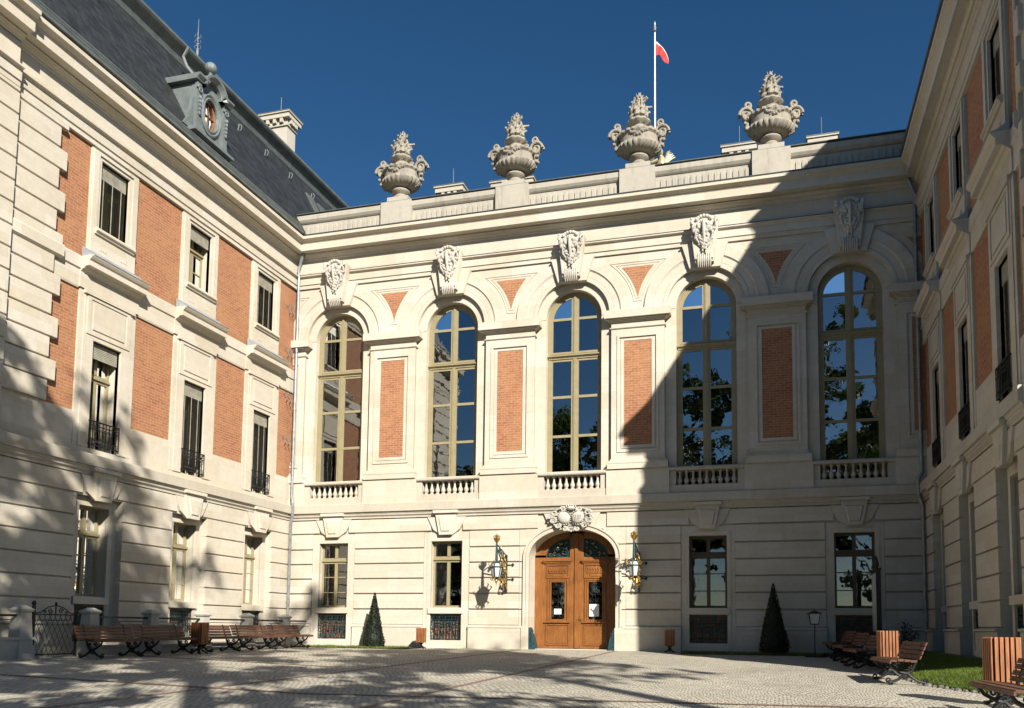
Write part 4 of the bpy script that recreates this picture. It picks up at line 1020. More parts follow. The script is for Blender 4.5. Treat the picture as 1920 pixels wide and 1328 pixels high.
    for q in range(9):
        uu = -3+q*1.65
        if uu < e1-1 and not (4.4 < uu < 7.2):
            zz = 18.9; dd = 0.36-(zz-15.6)*0.537
            hk = MB(); hk.tube([F(uu, dd, zz), F(uu, dd+0.12, zz-0.02), F(uu, dd+0.17, zz+0.1), F(uu+0.02, dd+0.13, zz+0.2)], 0.016, 5); hk.tube([F(uu, dd, zz), F(uu-0.02, dd+0.03, zz+0.25)], 0.014, 5)
            hk.build('roof_hook', 'zinc_pipe', P)
    # rain pipe in the corner
    rp = MB(); pd, pu = 0.20, 0.17
    rp.tube([F(0.25, 0.40, 14.75), F(0.2, 0.30, 14.55), F(0.15, 0.16, 14.2), F(pu, pd, 13.9), F(pu, pd, 5.5)], 0.055, 10)
    rp.tube([F(pu+0.10, pd+0.12, 5.25), F(pu+0.1, pd+0.12, 4.75), F(pu, pd, 4.5), F(pu, pd, 0.1)], 0.055, 10); rp.tube([F(pu, pd, 5.5), F(pu+0.1, pd+0.12, 5.3), F(pu+0.10, pd+0.12, 5.2)], 0.055, 10)
    for z_ in (13.2, 11.0, 8.8, 6.6, 3.6, 1.6): rp.tube([F(pu, pd, z_-0.03), F(pu, pd, z_+0.03)], 0.068, 10)
    pipe = rp.build('rain_pipe', 'zinc_pipe', P, smooth=True)
    if sgn < 0:
        k_ = MB()
        for z_ in (12.55, 10.9, 9.2, 7.6): 
            for x_ in (0.40, 0.62): k_.tube([F(x_, 0.02, z_+0.1), F(x_, 0.22, z_+0.12), F(x_-0.03, 0.12, z_-0.08), F(x_-0.05, 0.20, z_-0.2)], 0.016, 5)
        k_.build('climbing_guard', 'zinc_pipe', P)
    if U_END > SU: m = MB(); m.box(F, LEN-0.02, LEN+0.1, -12.6, 0.2, -0.8, 15.3); m.box(F, 12, LEN, -12.9, -12.6, -0.8, 15.3); m.build('end_wall', 'stone', P)
    if U_END < SU:   # closing walls of the shorter wing
        m = MB(); m.box(F, -12, U_END+0.05, -13.2, -12.9, -0.8, 15.6)
        m.box(F, U_END-0.01, U_END+0.06, -13.0, 0.085, -0.8, 15.2)
        FE = lambda u_, d_, z_: F(U_END+0.06+d_, -u_, z_)
        rustic(m, FE, [(-0.11, 13.0)], -0.05, 0.06, GR); m.box(FE, -0.11, 13.0, -0.05, 0.09, -0.8, 0.77)
        z_ = 5.15
        while z_ < 13.4: rustic(m, FE, [(-0.13, 13.0)], -0.05, 0.05, [z_, min(z_+0.545, 13.46)]); z_ += 0.545
        m.extr(FE, STRING, -0.2, 13.0); m.extr(FE, ARCHI, -0.12, 13.0); m.box(FE, -0.03, 13.0, -0.05, 0.03, 13.96, 14.6)
        m.build('end_wall', 'stone', P)
        m = MB(); m.extr(lambda u_, d_, z_: F(U_END+0.1+d_, -u_, z_), [(d, z) for d, z in CORN if True], -0.3, 13); m.build('cornice', 'stone', P)
    return P
LW = side_wing(FL, -1, 14.8, (-3.0, -8.0, 0.0), 'brick and stone left wing under the dark slate mansard, lit by the sun', [(True, True), (True, False), (False, True)], 14.8)
RW = side_wing(FR, 1, 12, (25.0, -5.0, 0.0), 'shaded brick and stone right wing, its windows dark', [(True, True), (True, True), (True, True)], 10.55)
chimney(LW, -4.49, -3.0, 3.55, 23.52, 19.6, 1.0)
chimney(LW, -5.0, -3.7, -9.2, 22.9, 19.9, 1.4)
# skylight near the ridge end
m = MB()
for u0 in (-3.9, -3.0):
    m.box(lambda u_, d_, z_: FL(u_, 0.36-(z_-15.6)*0.537+d_, z_), u0, u0+0.5, 0.02, 0.10, 17.7, 18.9)
m.build('skylight', 'zinc', LW)
# dormer on the left mansard
def dormer(P, uc):
    F = lambda u_, d_, z_: FL(uc+(u_-uc)*0.86, d_*0.95, 17.15+(z_-17.15)*0.90); m = MB(); z0 = 15.95; df = 0.20
    m.box(F, uc-0.80, uc+0.80, -1.5, df-0.14, z0, 17.75)
    for z_, e, t in ((z0-0.12, 0.26, 0.10), (z0-0.02, 0.18, 0.06)): m.box(F, uc-0.95-e*0.5, uc+0.95+e*0.5, -0.4, df+e, z_, z_+t)
    # front plate with oval opening
    nn = 28; hu, hz = 0.40, 0.56; cz_ = 16.95
    for i in range(nn):
        t0, t1 = 2*pi*i/nn, 2*pi*(i+1)/nn
        def outer(t):
            c_, s_ = cos(t), sin(t); k = min(0.82/abs(c_) if abs(c_) > 1e-6 else 9, 0.98/abs(s_) if abs(s_) > 1e-6 else 9); return (uc+k*c_, cz_+k*s_)
        a, b = (uc+hu*cos(t0), cz_+hz*sin(t0)), (uc+hu*cos(t1), cz_+hz*sin(t1)); c, e = outer(t1), outer(t0)
        m.hexa([F(a[0], df-0.14, a[1]), F(b[0], df-0.14, b[1]), F(c[0], df-0.14, c[1]), F(e[0], df-0.14, e[1]), F(a[0], df, a[1]), F(b[0], df, b[1]), F(c[0], df, c[1]), F(e[0], df, e[1])])
    # oval rim
    for k_, rad in ((1.04, 0.05), (1.28, 0.055)):
        m.tube([F(uc+hu*k_*cos(2*pi*i/28), df+0.02, cz_+hz*k_*sin(2*pi*i/28)) for i in range(29)], rad, 6)
    # side consoles and volutes
    for sg in (-1, 1):
        m.box(F, uc+sg*0.62, uc+sg*0.86, df, df+0.10, z0+0.08, 17.72)
        m.tube(spiral((uc+sg*0.74, 17.45), 0.14, 1.4, lambda p, q: F(p, df+0.12, q), n=14), 0.035, 6)
        for i in range(5): m.ball(F(uc+sg*0.74, df+0.13, 17.15-0.14*i), 0.075-0.008*i, 0.06, 0.07, 6, 5)
        m.prism(F, [(uc+sg*0.86, z0), (uc+sg*1.35, z0), (uc+sg*1.22, z0+0.12), (uc+sg*1.0, z0+0.45), (uc+sg*0.93, z0+0.9), (uc+sg*0.86, z0+1.2)], df-0.16, df-0.04)
        # cornice returns
        m.extr(F, [(-1.6, 17.74), (df+0.16, 17.74), (df+0.18, 17.80), (df+0.27, 17.86), (df+0.27, 17.93), (-1.6, 17.96)], uc+sg*0.98 if sg < 0 else uc+0.42, uc-0.42 if sg < 0 else uc+0.98)
    m.arc(F, uc, 17.74, [(0.42, -1.2), (0.42, df+0.12), (0.47, df+0.17), (0.54, df+0.26), (0.62, df+0.27), (0.62, -1.2)], 0, pi, 18, 0.95)
    m.prism(F, [(uc+0.5*cos(pi*i/16), 17.70+0.5*sin(pi*i/16)) for i in range(17)], -1.0, df-0.03)
    m.tube([F(uc, df-0.05, 18.3), F(uc, df-0.05, 18.50), F(uc, df-0.05, 18.58)], [0.14, 0.06, 0.09], 10); m.ball(F(uc, df-0.05, 18.74), 0.19, n=14, m=10)
    d_ = m.build('dormer', 'zinc_pale', P, smooth=False)
    g = MB(); g.tube([F(uc+hu*0.93*cos(2*pi*i/24), df-0.10, cz_+hz*0.93*sin(2*pi*i/24)) for i in range(25)], 0.035, 5); g.box(F, uc-0.02, uc+0.02, df-0.12, df-0.08, cz_-hz, cz_+hz); g.box(F, uc-hu, uc+hu, df-0.12, df-0.08, cz_-0.02, cz_+0.02)
    g.build('window_frame', 'door_wood', d_)
    g = MB(); g.add([F(uc+hu*cos(2*pi*i/24), df-0.12, cz_+hz*sin(2*pi*i/24)) for i in range(24)], [tuple(range(24))]); g.build('pane', 'glass', d_, recalc=False)
    pp = MB(); pp.tube([F(uc-0.55, -1.2, 20.2), F(uc-0.6, -1.45, 19.9), F(uc-0.5, -1.2, 19.4), F(uc-0.55, -0.9, 19.0), F(uc-0.55, -0.75, 18.6), F(uc-0.5, -0.4, 18.05)], 0.05, 8)
    pp.build('overflow_pipe', 'zinc_pipe', P, smooth=True)
dormer(LW, 5.45)
# ornamental lightning rod on the left roof
m = MB(); ux = 3.6
m.tube([FL(ux, -1.95, 20.5), FL(ux, -1.95, 21.0)], 0.04, 6); m.tube([FL(ux, -1.95, 21.0), FL(ux, -1.95, 22.1)], [0.022, 0.006], 6)
for i in range(3):
    zz = 20.95+i*0.2; m.ball(FL(ux, -1.95, zz), 0.045, n=8, m=6)
    for a in range(4): m.tube([FL(ux, -1.95, zz), FL(ux+0.11*cos(a*pi/2+0.4), -1.95+0.11*sin(a*pi/2+0.4), zz+0.07), FL(ux+0.08*cos(a*pi/2+0.4), -1.95+0.08*sin(a*pi/2+0.4), zz+0.16)], 0.010, 4)
m.build('roof_finial', 'zinc_pipe', LW)

# ================================================================= URNS
def urn():
    root = thing('stone_urn', 'x', 'urn', (0, 0, 0), 'stone urns on the parapet')
    m = MB()
    m.lathe((0, 0, 0), [(0.30, 0), (0.30, 0.05), (0.24, 0.08), (0.21, 0.14), (0.30, 0.20), (0.33, 0.25), (0.31, 0.30), (0.22, 0.33)], 20, lambda a, j: 1+(0.05*sin(a*10) if 4 <= j <= 6 else 0))
    m.build('foot', 'stone_urn', root, smooth=True)
    m = MB()
    m.lathe((0, 0, 0), [(0.22, 0.36), (0.48, 0.39), (0.66, 0.47), (0.73, 0.58), (0.70, 0.65), (0.62, 0.68), (0.62, 0.88), (0.65, 0.91), (0.69, 0.94), (0.69, 1.01), (0.62, 1.03), (0.38, 1.06), (0.26, 1.12)], 72,
            lambda a, j: 1-(0.085*abs(cos(a*12))**3 if 1 <= j <= 4 else (0.03*(1 if sin(a*22) > 0 else -1) if 8 <= j <= 9 else 0)), sy=0.82)
    for i in range(11):
        a = -pi/2+(i-5)*0.12; m.ball((0.61*cos(a), 0.51*sin(a), 0.87-0.08*cos((i-5)*0.7)+0.03*sin(i*2)), 0.065, 0.07, 0.055, 6, 5)
    for sg in (-1, 1): m.tube([(sg*0.12, -0.50, 0.76), (sg*0.02, -0.53, 0.83), (sg*0.12, -0.52, 0.89), (sg*0.2, -0.50, 0.83)], 0.03, 6)
    m.build('bowl', 'stone_urn', root, smooth=True)
    m = MB()
    m.lathe((0, 0, 0), [(0.34, 1.12), (0.28, 1.17), (0.26, 1.24), (0.28, 1.28), (0.33, 1.31), (0.38, 1.38), (0.33, 1.46), (0.22, 1.50), (0.20, 1.53), (0.24, 1.56)], 40, lambda a, j: 1+(0.10*abs(sin(a*5)) if 4 <= j <= 6 else 0))
    for sg in (-1, 1): m.tube([(p[0], 0, p[1]) for p in spiral((sg*0.36, 1.20), 0.09, 1.2, lambda a, b: (a, b), sgn=sg, n=12)], 0.035, 6)
    m.build('lid', 'stone_urn', root, smooth=True)
    # flame of curling leaves
    m = MB(); rg = random.Random(3)
    m.tube([(0, 0, 1.50), (0.02, 0, 1.66), (-0.02, 0.01, 1.88), (0.01, 0, 2.12), (0, 0, 2.42)], [0.20, 0.27, 0.17, 0.09, 0.012], 10)
    for ring_i, (zb, rr, n_, ln) in enumerate(((1.54, 0.20, 7, 0.27), (1.72, 0.19, 7, 0.30), (1.92, 0.11, 6, 0.26), (2.08, 0.06, 5, 0.22), (2.2, 0.02, 3, 0.2))):
        for i in range(n_):
            a = 2*pi*i/n_+ring_i*0.7+rg.uniform(-0.3, 0.3); o_ = rg.uniform(0.04, 0.22) if ring_i < 3 else rg.uniform(0.02, 0.10)
            k = 1-ring_i*0.16; l_ = ln*rg.uniform(0.7, 1.2)
            pts = [(rr*0.5*cos(a), rr*0.5*sin(a), zb), ((rr+0.06)*cos(a), (rr+0.06)*sin(a), zb+l_*0.25), ((rr+0.05)*cos(a), (rr+0.05)*sin(a), zb+l_*0.6), ((rr+o_)*cos(a+0.3), (rr+o_)*sin(a+0.3), zb+l_*rg.uniform(0.8, 1.0))]
            m.tube(pts, [0.06*k, 0.10*k, 0.065*k, 0.028*k], 7); m.ball(pts[-1], 0.045*k, n=7, m=5)
    m.build('flame', 'stone_urn', root, smooth=True)
    for sg in (-1, 1):
        m = MB(); V = lambda x, z, y=0: (sg*x, y, z)
        m.tube([V(0.52, 0.42), V(0.66, 0.52), V(0.74, 0.68), V(0.72, 0.84), V(0.80, 0.98), V(0.88, 1.10), V(0.84, 1.24), V(0.72, 1.27)], [0.05, 0.075, 0.08, 0.075, 0.085, 0.08, 0.07, 0.05], 8)
        for y_ in (-0.07, 0.07): m.tube([(p[0], y_, p[1]) for p in [spiral((sg*0.74, 1.03), 0.24, 1.6, lambda a, b: (a, b), start=(0 if sg > 0 else pi), sgn=sg)[i] for i in range(23)]], [0.05-0.0012*i for i in range(23)], 7)
        for y_ in (-0.05, 0.05): m.tube([(p[0], y_, p[1]) for p in spiral((sg*0.72, 1.33), 0.12, 1.3, lambda a, b: (a, b), start=-pi/2, sgn=-sg, n=16)], 0.04, 7)
        for i in range(12):
            t = i/11; m.ball(V(0.60+0.18*sin(pi*t)+0.03*sin(i*2.4), 0.46+0.55*t, 0.10*sin(i*1.9)), 0.062, 0.062, 0.055, 6, 5)
        m.ball(V(0.70, 1.02), 0.10, 0.10, 0.12, 8, 6)
        m.build('handle', 'stone_urn', root, smooth=True)
    return root
U0 = urn()
ULAB = ['stone flame urn farthest left on the parapet, next to the slate roof', 'stone flame urn second from the left, over the pier between second and third arches',
        'stone flame urn standing just left of the flagpole', 'stone flame urn farthest right, between two low chimneys']
for i, p in enumerate(PU):
    if i == 0: U0.location = (p, 0.31, 16.66); U0.scale = (1.06, 1.06, 1.12); U0['label'] = ULAB[0]
    else: dup(U0, (p, 0.31, 16.66), 0.12*(i-1.5), ULAB[i]).scale = (1.06, 1.06, 1.12)
# ---------------------------------------------------------------- flagpole with flag
fp = thing('flagpole', 'tall white flagpole on the roof flying a small white and red flag', 'flagpole', (13.01, 5, 16.9), fixed=True)
m = MB(); m.tube([(13.01, 5, 16.9), (13.01, 5, 25.1)], [0.05, 0.032], 8); m.build('pole', 'white_paint', fp, smooth=True)
m = MB(); m.lathe((13.01, 5, 25.1), [(0.04, 0), (0.09, 0.05), (0.04, 0.12), (0.07, 0.2), (0.03, 0.28), (0.05, 0.36), (0.005, 0.5)], 8); m.build('finial', 'zinc_pipe', fp, smooth=True)
def flag_piece(v0, v1, mat, name):
    m = MB(); nu, nv = 14, 5
    for i in range(nu+1):
        for j in range(nv+1):
            t = i/nu; s_ = v0+(v1-v0)*j/nv
            x = 13.06+0.47*t+0.04*sin(t*9)*t; z = 24.72-0.55*t*t-0.20*t-s_*(0.62-0.30*t)-0.03*sin(t*7+s_*3); y = 5+0.10*sin(t*8+s_*2.5)*t+0.15*t
            m.v.append((x, y, z))
    m.f = [(i*(nv+1)+j, (i+1)*(nv+1)+j, (i+1)*(nv+1)+j+1, i*(nv+1)+j+1) for i in range(nu) for j in range(nv)]
    m.build(name, mat, fp, smooth=True, recalc=False)
flag_piece(0, 0.13, 'flag_white', 'flag'); flag_piece(0.13, 1.0, 'flag_red', 'flag')
# ---------------------------------------------------------------- gilded winged figure behind the parapet
gs = thing('gilded_sculpture', 'small pale gilded winged figure rising behind the parapet right of an urn', 'sculpture', (13.55, 2.5, 16.6), fixed=True)
m = MB(); cx_, cy_ = 13.6, 2.5
m.tube([(cx_, cy_, 16.6), (cx_, cy_, 17.3), (cx_, cy_-0.03, 17.9), (cx_+0.02, cy_-0.05, 18.15), (cx_-0.02, cy_-0.06, 18.25)], [0.16, 0.17, 0.19, 0.10, 0.06], 10)
m.ball((cx_-0.04, cy_-0.08, 18.37), 0.11, 0.12, 0.13, 10, 8)
m.tube([(cx_-0.14, cy_-0.05, 18.1), (cx_-0.35, cy_-0.1, 18.0), (cx_-0.58, cy_-0.12, 18.02)], [0.07, 0.05, 0.035], 7)
m.tube([(cx_-0.62, cy_-0.1, 17.85), (cx_-0.50, cy_-0.1, 18.2), (cx_-0.25, cy_-0.1, 18.45)], [0.04, 0.06, 0.03], 6)
m.build('figure', 'pale_gold', gs, smooth=True)
for sg in (-1, 1):
    m = MB()
    for i in range(5): m.tube([(cx_+sg*0.08, cy_+0.06, 17.95), (cx_+sg*(0.22+0.03*i), cy_+0.1, 18.15+0.07*(4-i)), (cx_+sg*(0.30+0.05*i), cy_+0.12, 18.5-0.07*i)], [0.05, 0.045, 0.012], 5)
    m.build('wing', 'pale_gold', gs, smooth=True)

# ================================================================= WALL LANTERNS
def wall_lantern():
    root = thing('wall_lantern', 'x', 'lantern', (0, 0, 0), 'wall lanterns beside the door')
    # local: wall at y=0, lantern hangs at y=-1.08, z measured from ground
    m = MB(); y = -1.08
    m.box(ID, -0.03, 0.03, -0.06, 0.0, 1.90, 3.20)
    m.tube([(0, -0.03, 3.15), (0, -0.5, 3.30), (0, -0.9, 3.42), (0, y, 3.45)], 0.022, 6)
    m.tube([(0, -0.04, 2.15), (0, -0.25, 2.5), (0, -0.6, 2.95), (0, y, 3.38)], 0.02, 6)
    Y = lambda p, q: (0, p, q)
    for c_, rr, st, sg in (((-0.24, 2.95), 0.16, 0, 1), ((-0.45, 3.12), 0.11, 2, -1), ((-0.20, 2.55), 0.13, 1, -1), ((-0.62, 3.22), 0.09, 1, 1), ((-0.14, 2.2), 0.09, 3, 1), ((-0.16, 2.02), 0.07, 0, -1), ((-0.80, 3.28), 0.07, 2, -1)):
        m.tube(spiral(c_, rr, 1.5, Y, start=st, sgn=sg, n=18), 0.018, 5)
    for z in (2.35, 2.85):
        m.box(ID, 0.03, 0.16, -0.03, 0.0, z-0.015, z+0.015); m.prism(lambda u_, d_, z_: (u_, -d_, z_), [(0.16, z), (0.22, z+0.07), (0.28, z), (0.22, z-0.07)], 0.0, 0.02)
    m.tube([(0, y, 3.5), (0, y, 2.92)], [0.03, 0.05], 8)
    m.lathe((0, y, 2.88), [(0.03, 0.04), (0.06, 0.0), (0.10, -0.06)], 8)
    m.build('bracket', 'iron_green', root)
    m = MB()
    # hexagonal body
    def hexr(r_, z): return [(r_*cos(pi/6+i*pi/3), y+r_*sin(pi/6+i*pi/3), z) for i in range(6)]
    T, B_ = hexr(0.20, 2.70), hexr(0.13, 2.36); Rf = hexr(0.05, 2.88); Rm = hexr(0.13, 2.82)
    for i in range(6):
        m.tube([T[i], B_[i]], 0.013, 5); m.tube([T[i], T[(i+1) % 6]], 0.018, 5); m.tube([B_[i], B_[(i+1) % 6]], 0.014, 5); m.tube([T[i], Rm[i], Rf[i]], 0.013, 5)
    m.lathe((0, y, 2.34), [(0.02, -0.06), (0.07, -0.02), (0.13, 0.02)], 6, a0=pi/6)
    m.build('lantern_frame', 'iron_green', root)
    m = MB()
    for i in range(6):
        j = (i+1) % 6; sc_ = lambda p: (p[0]*0.95, y+(p[1]-y)*0.95, p[2])
        m.add([sc_(T[i]), sc_(T[j]), sc_(B_[j]), sc_(B_[i])], [(0, 1, 2, 3)]); m.add([sc_(T[i]), sc_(T[j]), sc_(Rm[j]), sc_(Rm[i])], [(0, 1, 2, 3)])
    m.build('lantern_glass', 'lamp_glass', root)
    g = MB(); rg = random.Random(8)
    g.lathe((0, y, 3.5), [(0.03, 0), (0.05, 0.03), (0.10, 0.10), (0.12, 0.15), (0.10, 0.16), (0.03, 0.19), (0.05, 0.23), (0.01, 0.30)], 10)
    for i in range(5): a = 2*pi*i/5; g.tube([(0.10*cos(a), y+0.10*sin(a), 3.64), (0.11*cos(a), y+0.11*sin(a), 3.72), (0.02*cos(a), y+0.02*sin(a), 3.76)], 0.013, 5)
    for i in range(6):
        a = pi/6+i*pi/3; g.tube([(0.20*cos(a), y+0.20*sin(a), 2.72), (0.27*cos(a), y+0.27*sin(a), 2.80), (0.22*cos(a), y+0.22*sin(a), 2.86)], [0.02, 0.018, 0.01], 5)
        g.tube([(0.13*cos(a), y+0.13*sin(a), 2.36), (0.19*cos(a), y+0.19*sin(a), 2.30), (0.14*cos(a), y+0.14*sin(a), 2.24)], [0.02, 0.02, 0.01], 5)
    g.ball((0, y, 2.24), 0.05, 0.05, 0.07, 8, 6); g.tube([(0, y, 2.2), (0, y, 2.1)], [0.02, 0.004], 5)
    for i in range(34):
        t = i/33; py = -0.06-0.20*abs(sin(i*1.7))-0.5*max(0, t-0.55)*1.6; pz = 1.98+1.3*t+0.05*sin(i*2.9)
        a = rg.uniform(0, 6)
        g.tube([(0.02*sin(a), py, pz), (0.07*sin(a), py-0.05, pz+0.05*cos(a)), (0.04*sin(a+1), py-0.02, pz+0.11)], [0.012, 0.026, 0.005], 5)
    g.build('gilded_leaves', 'gold', root, smooth=True)
    return root
l0 = wall_lantern(); l0.location = (8.57, 0, 0.02); l0['label'] = 'gilded wrought iron wall lantern left of the arched door, throwing its shadow on the wall'
dup(l0, (13.16, 0, 0.02), 0, 'gilded wrought iron wall lantern right of the arched door, at the shadow edge')

# ================================================================= BENCHES, BINS
def bench():
    root = thing('park_bench', 'x', 'bench', (0, 0, 0), 'wooden courtyard benches')
    # local: length along y (centre 0), sitter faces -x; seat front at x=-0.22, back at x=+0.28 leaning
    L2 = 0.90
    m = MB()
    for i, (x, z) in enumerate(((-0.24, 0.435), (-0.125, 0.445), (-0.01, 0.44), (0.10, 0.43))):
        m.box(ID, x-0.05, x+0.05, -L2, L2, z-0.018, z+0.018)
    m.box(ID, -0.31, -0.285, -L2, L2, 0.385, 0.44)
    m.build('seat', 'bench_wood', root)
    m = MB()
    for z in (0.50, 0.58, 0.66, 0.735):
        x = 0.19+(z-0.44)*0.42; F_ = lambda u_, v_, w_, x=x, z=z: (x+v_*0.92-w_*(-0.39), u_, z+w_*0.92-v_*0.39)
        m.box(F_, -L2, L2, -0.011, 0.011, -0.034, 0.034)
    m.build('backrest', 'bench_wood', root)
    for sy in (-0.62, 0.62):
        m = MB(); X = lambda a, b: (a, sy, b)
        m.tube([X(-0.27, 0.40), X(-0.20, 0.30), X(-0.06, 0.22), X(0.03, 0.20), X(0.12, 0.24), X(0.20, 0.42), X(0.33, 0.79)], [0.022, 0.026, 0.03, 0.032, 0.03, 0.026, 0.018], 7)
        m.tube([X(0.03, 0.22), X(-0.06, 0.13), X(-0.17, 0.06), X(-0.27, 0.035)], [0.03, 0.028, 0.024, 0.03], 7)
        m.tube([X(0.03, 0.22), X(0.12, 0.13), X(0.23, 0.06), X(0.35, 0.03)], [0.03, 0.028, 0.024, 0.03], 7)
        m.tube([X(-0.30, 0.41), X(0.18, 0.41)], 0.018, 6)
        for c_, rr, st, sg in (((-0.28, 0.075), 0.05, -pi/2, -1), ((0.35, 0.07), 0.05, -pi/2, 1), ((-0.08, 0.32), 0.055, 0, 1), ((0.10, 0.33), 0.05, 0, -1), ((0.02, 0.14), 0.06, 0, 1)):
            m.tube(spiral(c_, rr, 1.2, X, start=st, sgn=sg, n=12), 0.016, 6)
        m.tube([X(0.03+0.075*cos(a*pi/6), 0.20+0.075*sin(a*pi/6)) for a in range(13)], 0.014, 6)
        m.build('leg', 'iron', root, smooth=True)
    return root
bb = bench()
def put_bench(x, y, rz, label, first=[True]):
    z = gz(x, y)
    if first[0]: bb.location = (x, y, z); bb.rotation_euler = (0, 0, rz); bb['label'] = label; first[0] = False; return bb
    return dup(bb, (x, y, z), rz, label)
for (x, y, lab) in ((1.95, -10.22, 'brown slatted bench nearest the iron gate, in front of the stone posts'), (1.95, -8.38, 'brown slatted bench between the gate-side bench and the left bin'),
                    (1.95, -6.35, 'brown slatted bench just right of the left wooden bin'), (1.95, -4.50, 'brown slatted bench second from the facade in the left row'),
                    (1.95, -2.66, 'brown slatted bench at the facade end of the left row, before the cellar grille')):
    put_bench(x, y, pi, lab)
bx_ = lambda y: 18.98+0.068*(-y)
for (y, lab) in ((-2.4, 'shaded bench farthest back in the right row, close to the facade'), (-4.3, 'shaded middle bench of the three behind the right bin'), (-6.2, 'bench directly behind the sunlit right bin'),
                 (-9.85, 'weathered bench on the right beside the lawn, its iron feet in the sun')):
    put_bench(bx_(y), y, R(4.3), lab)
put_bench(20.28, -15.35, R(3), 'dark brown bench cut off by the lower right corner of the picture')
def bin_():
    root = thing('litter_bin', 'x', 'bin', (0, 0, 0), 'wooden slatted litter bins')
    m = MB(); s = 0.155; z0, z1 = 0.26, 0.86; k = 5
    for i in range(k):
        t = -s+2*s*(i+0.5)/k; w = 2*s/k*0.33
        for F_ in (lambda u_, d_, z_: (u_, -s-d_, z_), lambda u_, d_, z_: (u_, s+d_, z_), lambda u_, d_, z_: (-s-d_, u_, z_), lambda u_, d_, z_: (s+d_, u_, z_)):
            m.box(F_, t-w, t+w, 0.0, 0.022, z0, z1)
    m.build('slats', 'bin_wood', root)
    m = MB(); m.box(ID, -s+0.012, s-0.012, -s+0.012, s-0.012, z0+0.02, z1-0.10); ring(m, lambda u_, d_, z_: (u_, z_, d_), -s, s, -s, s, -s+0.025, s-0.025, -s+0.025, s-0.025, z1-0.14, z1-0.02)
    m.build('liner', 'iron', root)
    m = MB(); m.tube([(0, 0, 0.03), (0, 0, 0.28)], 0.035, 8)
    for a in range(4):
        c_, s_ = cos(a*pi/2+pi/4), sin(a*pi/2+pi/4)
        m.tube([(0, 0, 0.20), (0.07*c_, 0.07*s_, 0.10), (0.17*c_, 0.17*s_, 0.04), (0.23*c_, 0.23*s_, 0.02)], [0.03, 0.025, 0.022, 0.03], 6)
        m.tube([(0, 0, 0.17), (0.08*c_, 0.08*s_, 0.22), (0.14*c_, 0.14*s_, 0.26)], [0.02, 0.018, 0.015], 5)
    m.build('stand', 'iron', root, smooth=True)
    return root
b0 = bin_()
def put_bin(x, y, rz, label, first=[True], sc=1):
    z = gz(x, y)
    if first[0]: b0.location = (x, y, z); b0.rotation_euler = (0, 0, rz); b0['label'] = label; first[0] = False; return
    dup(b0, (x, y, z), rz, label, scale=sc)
put_bin(2.15, -7.38, 0.0, 'sunlit orange-brown slatted bin between benches of the left row')
put_bin(5.80, -0.80, 0.1, 'small slatted bin at the facade left of the entrance, by the open window', sc=0.82)
put_bin(14.22, -0.60, 0.0, 'slatted bin in shade at the facade right of the entrance', sc=0.82)
put_bin(19.72, -8.1, R(8), 'sunlit orange-brown slatted bin between benches of the right row', sc=1.08)
put_bin(20.57, -13.5, R(8), 'large peeling slatted bin at the right edge behind the nearest bench', sc=1.15)

# ================================================================= LEFT RAILING, GATE
rl = thing('post_railing', 'white stone posts with iron rails guarding the cellar windows behind the left benches', 'railing', (1.0, -6.0, 0), fixed=True)
m = MB(); m.box(ID, 0.84, 1.16, -9.9, -0.4, -0.35, 0.14); m.box(ID, 0.81, 1.19, -9.92, -0.4, 0.14, 0.19); m.build('kerb', 'stone_post', rl)
m = MB(); m.box(ID, 0.84, 1.16, -26, -11.75, -0.35, 0.35); m.box(ID, 0.80, 1.2, -26, -11.73, 0.35, 0.41); m.build('kerb', 'stone_post', rl)
for i, y in enumerate([-11.93, -10.0, -7.93, -5.83, -3.70, -1.57]):
    m = MB(); x = 1.0
    def sq(w, z): return [(x-w, y-w, z), (x+w, y-w, z), (x+w, y+w, z), (x-w, y+w, z)]
    m.hexa(sq(0.21, -0.3)+sq(0.21, 0.22)); m.hexa(sq(0.175, 0.22)+sq(0.135, 0.98)); m.hexa(sq(0.16, 0.98)+sq(0.185, 1.03)); m.hexa(sq(0.185, 1.03)+sq(0.06, 1.12))
    m.build('post', 'stone_post', rl)
for ya, yb in ((-10.0, -7.93), (-7.93, -5.83), (-5.83, -3.7), (-3.7, -1.57), (-1.57, -0.1), (-26, -11.93)):
    m = MB(); m.box(ID, 0.975, 1.025, ya+0.14, yb-0.14, 0.87, 0.92); m.build('rail', 'iron', rl)
gt = thing('iron_gate', 'black wrought iron gate with a lattice of diamonds and a scrolled crest', 'gate', (1.0, -11.1, 0), fixed=True)
G = lambda u, d, z: (1.0+d, u, z)
m = MB()
for y in (-11.62, -10.42): m.box(G, y-0.018, y+0.018, -0.018, 0.018, -0.05, 1.0)
for y in (-11.62,): m.box(G, y-0.03, y+0.03, -0.03, 0.03, -0.08, 1.12); m.ball(G(y, 0, 1.18), 0.05, 0.05, 0.07, 8, 6)
for z in (0.0, 0.93): m.box(G, -11.6, -10.44, -0.014, 0.014, z-0.015, z+0.015)
for z in (0.35, 0.92): m.box(G, -11.80, -11.62, -0.015, 0.015, z-0.02, z+0.02)
m.build('gate_frame', 'iron', gt)
m = MB()
sp_ = 0.145; zt = 0.93
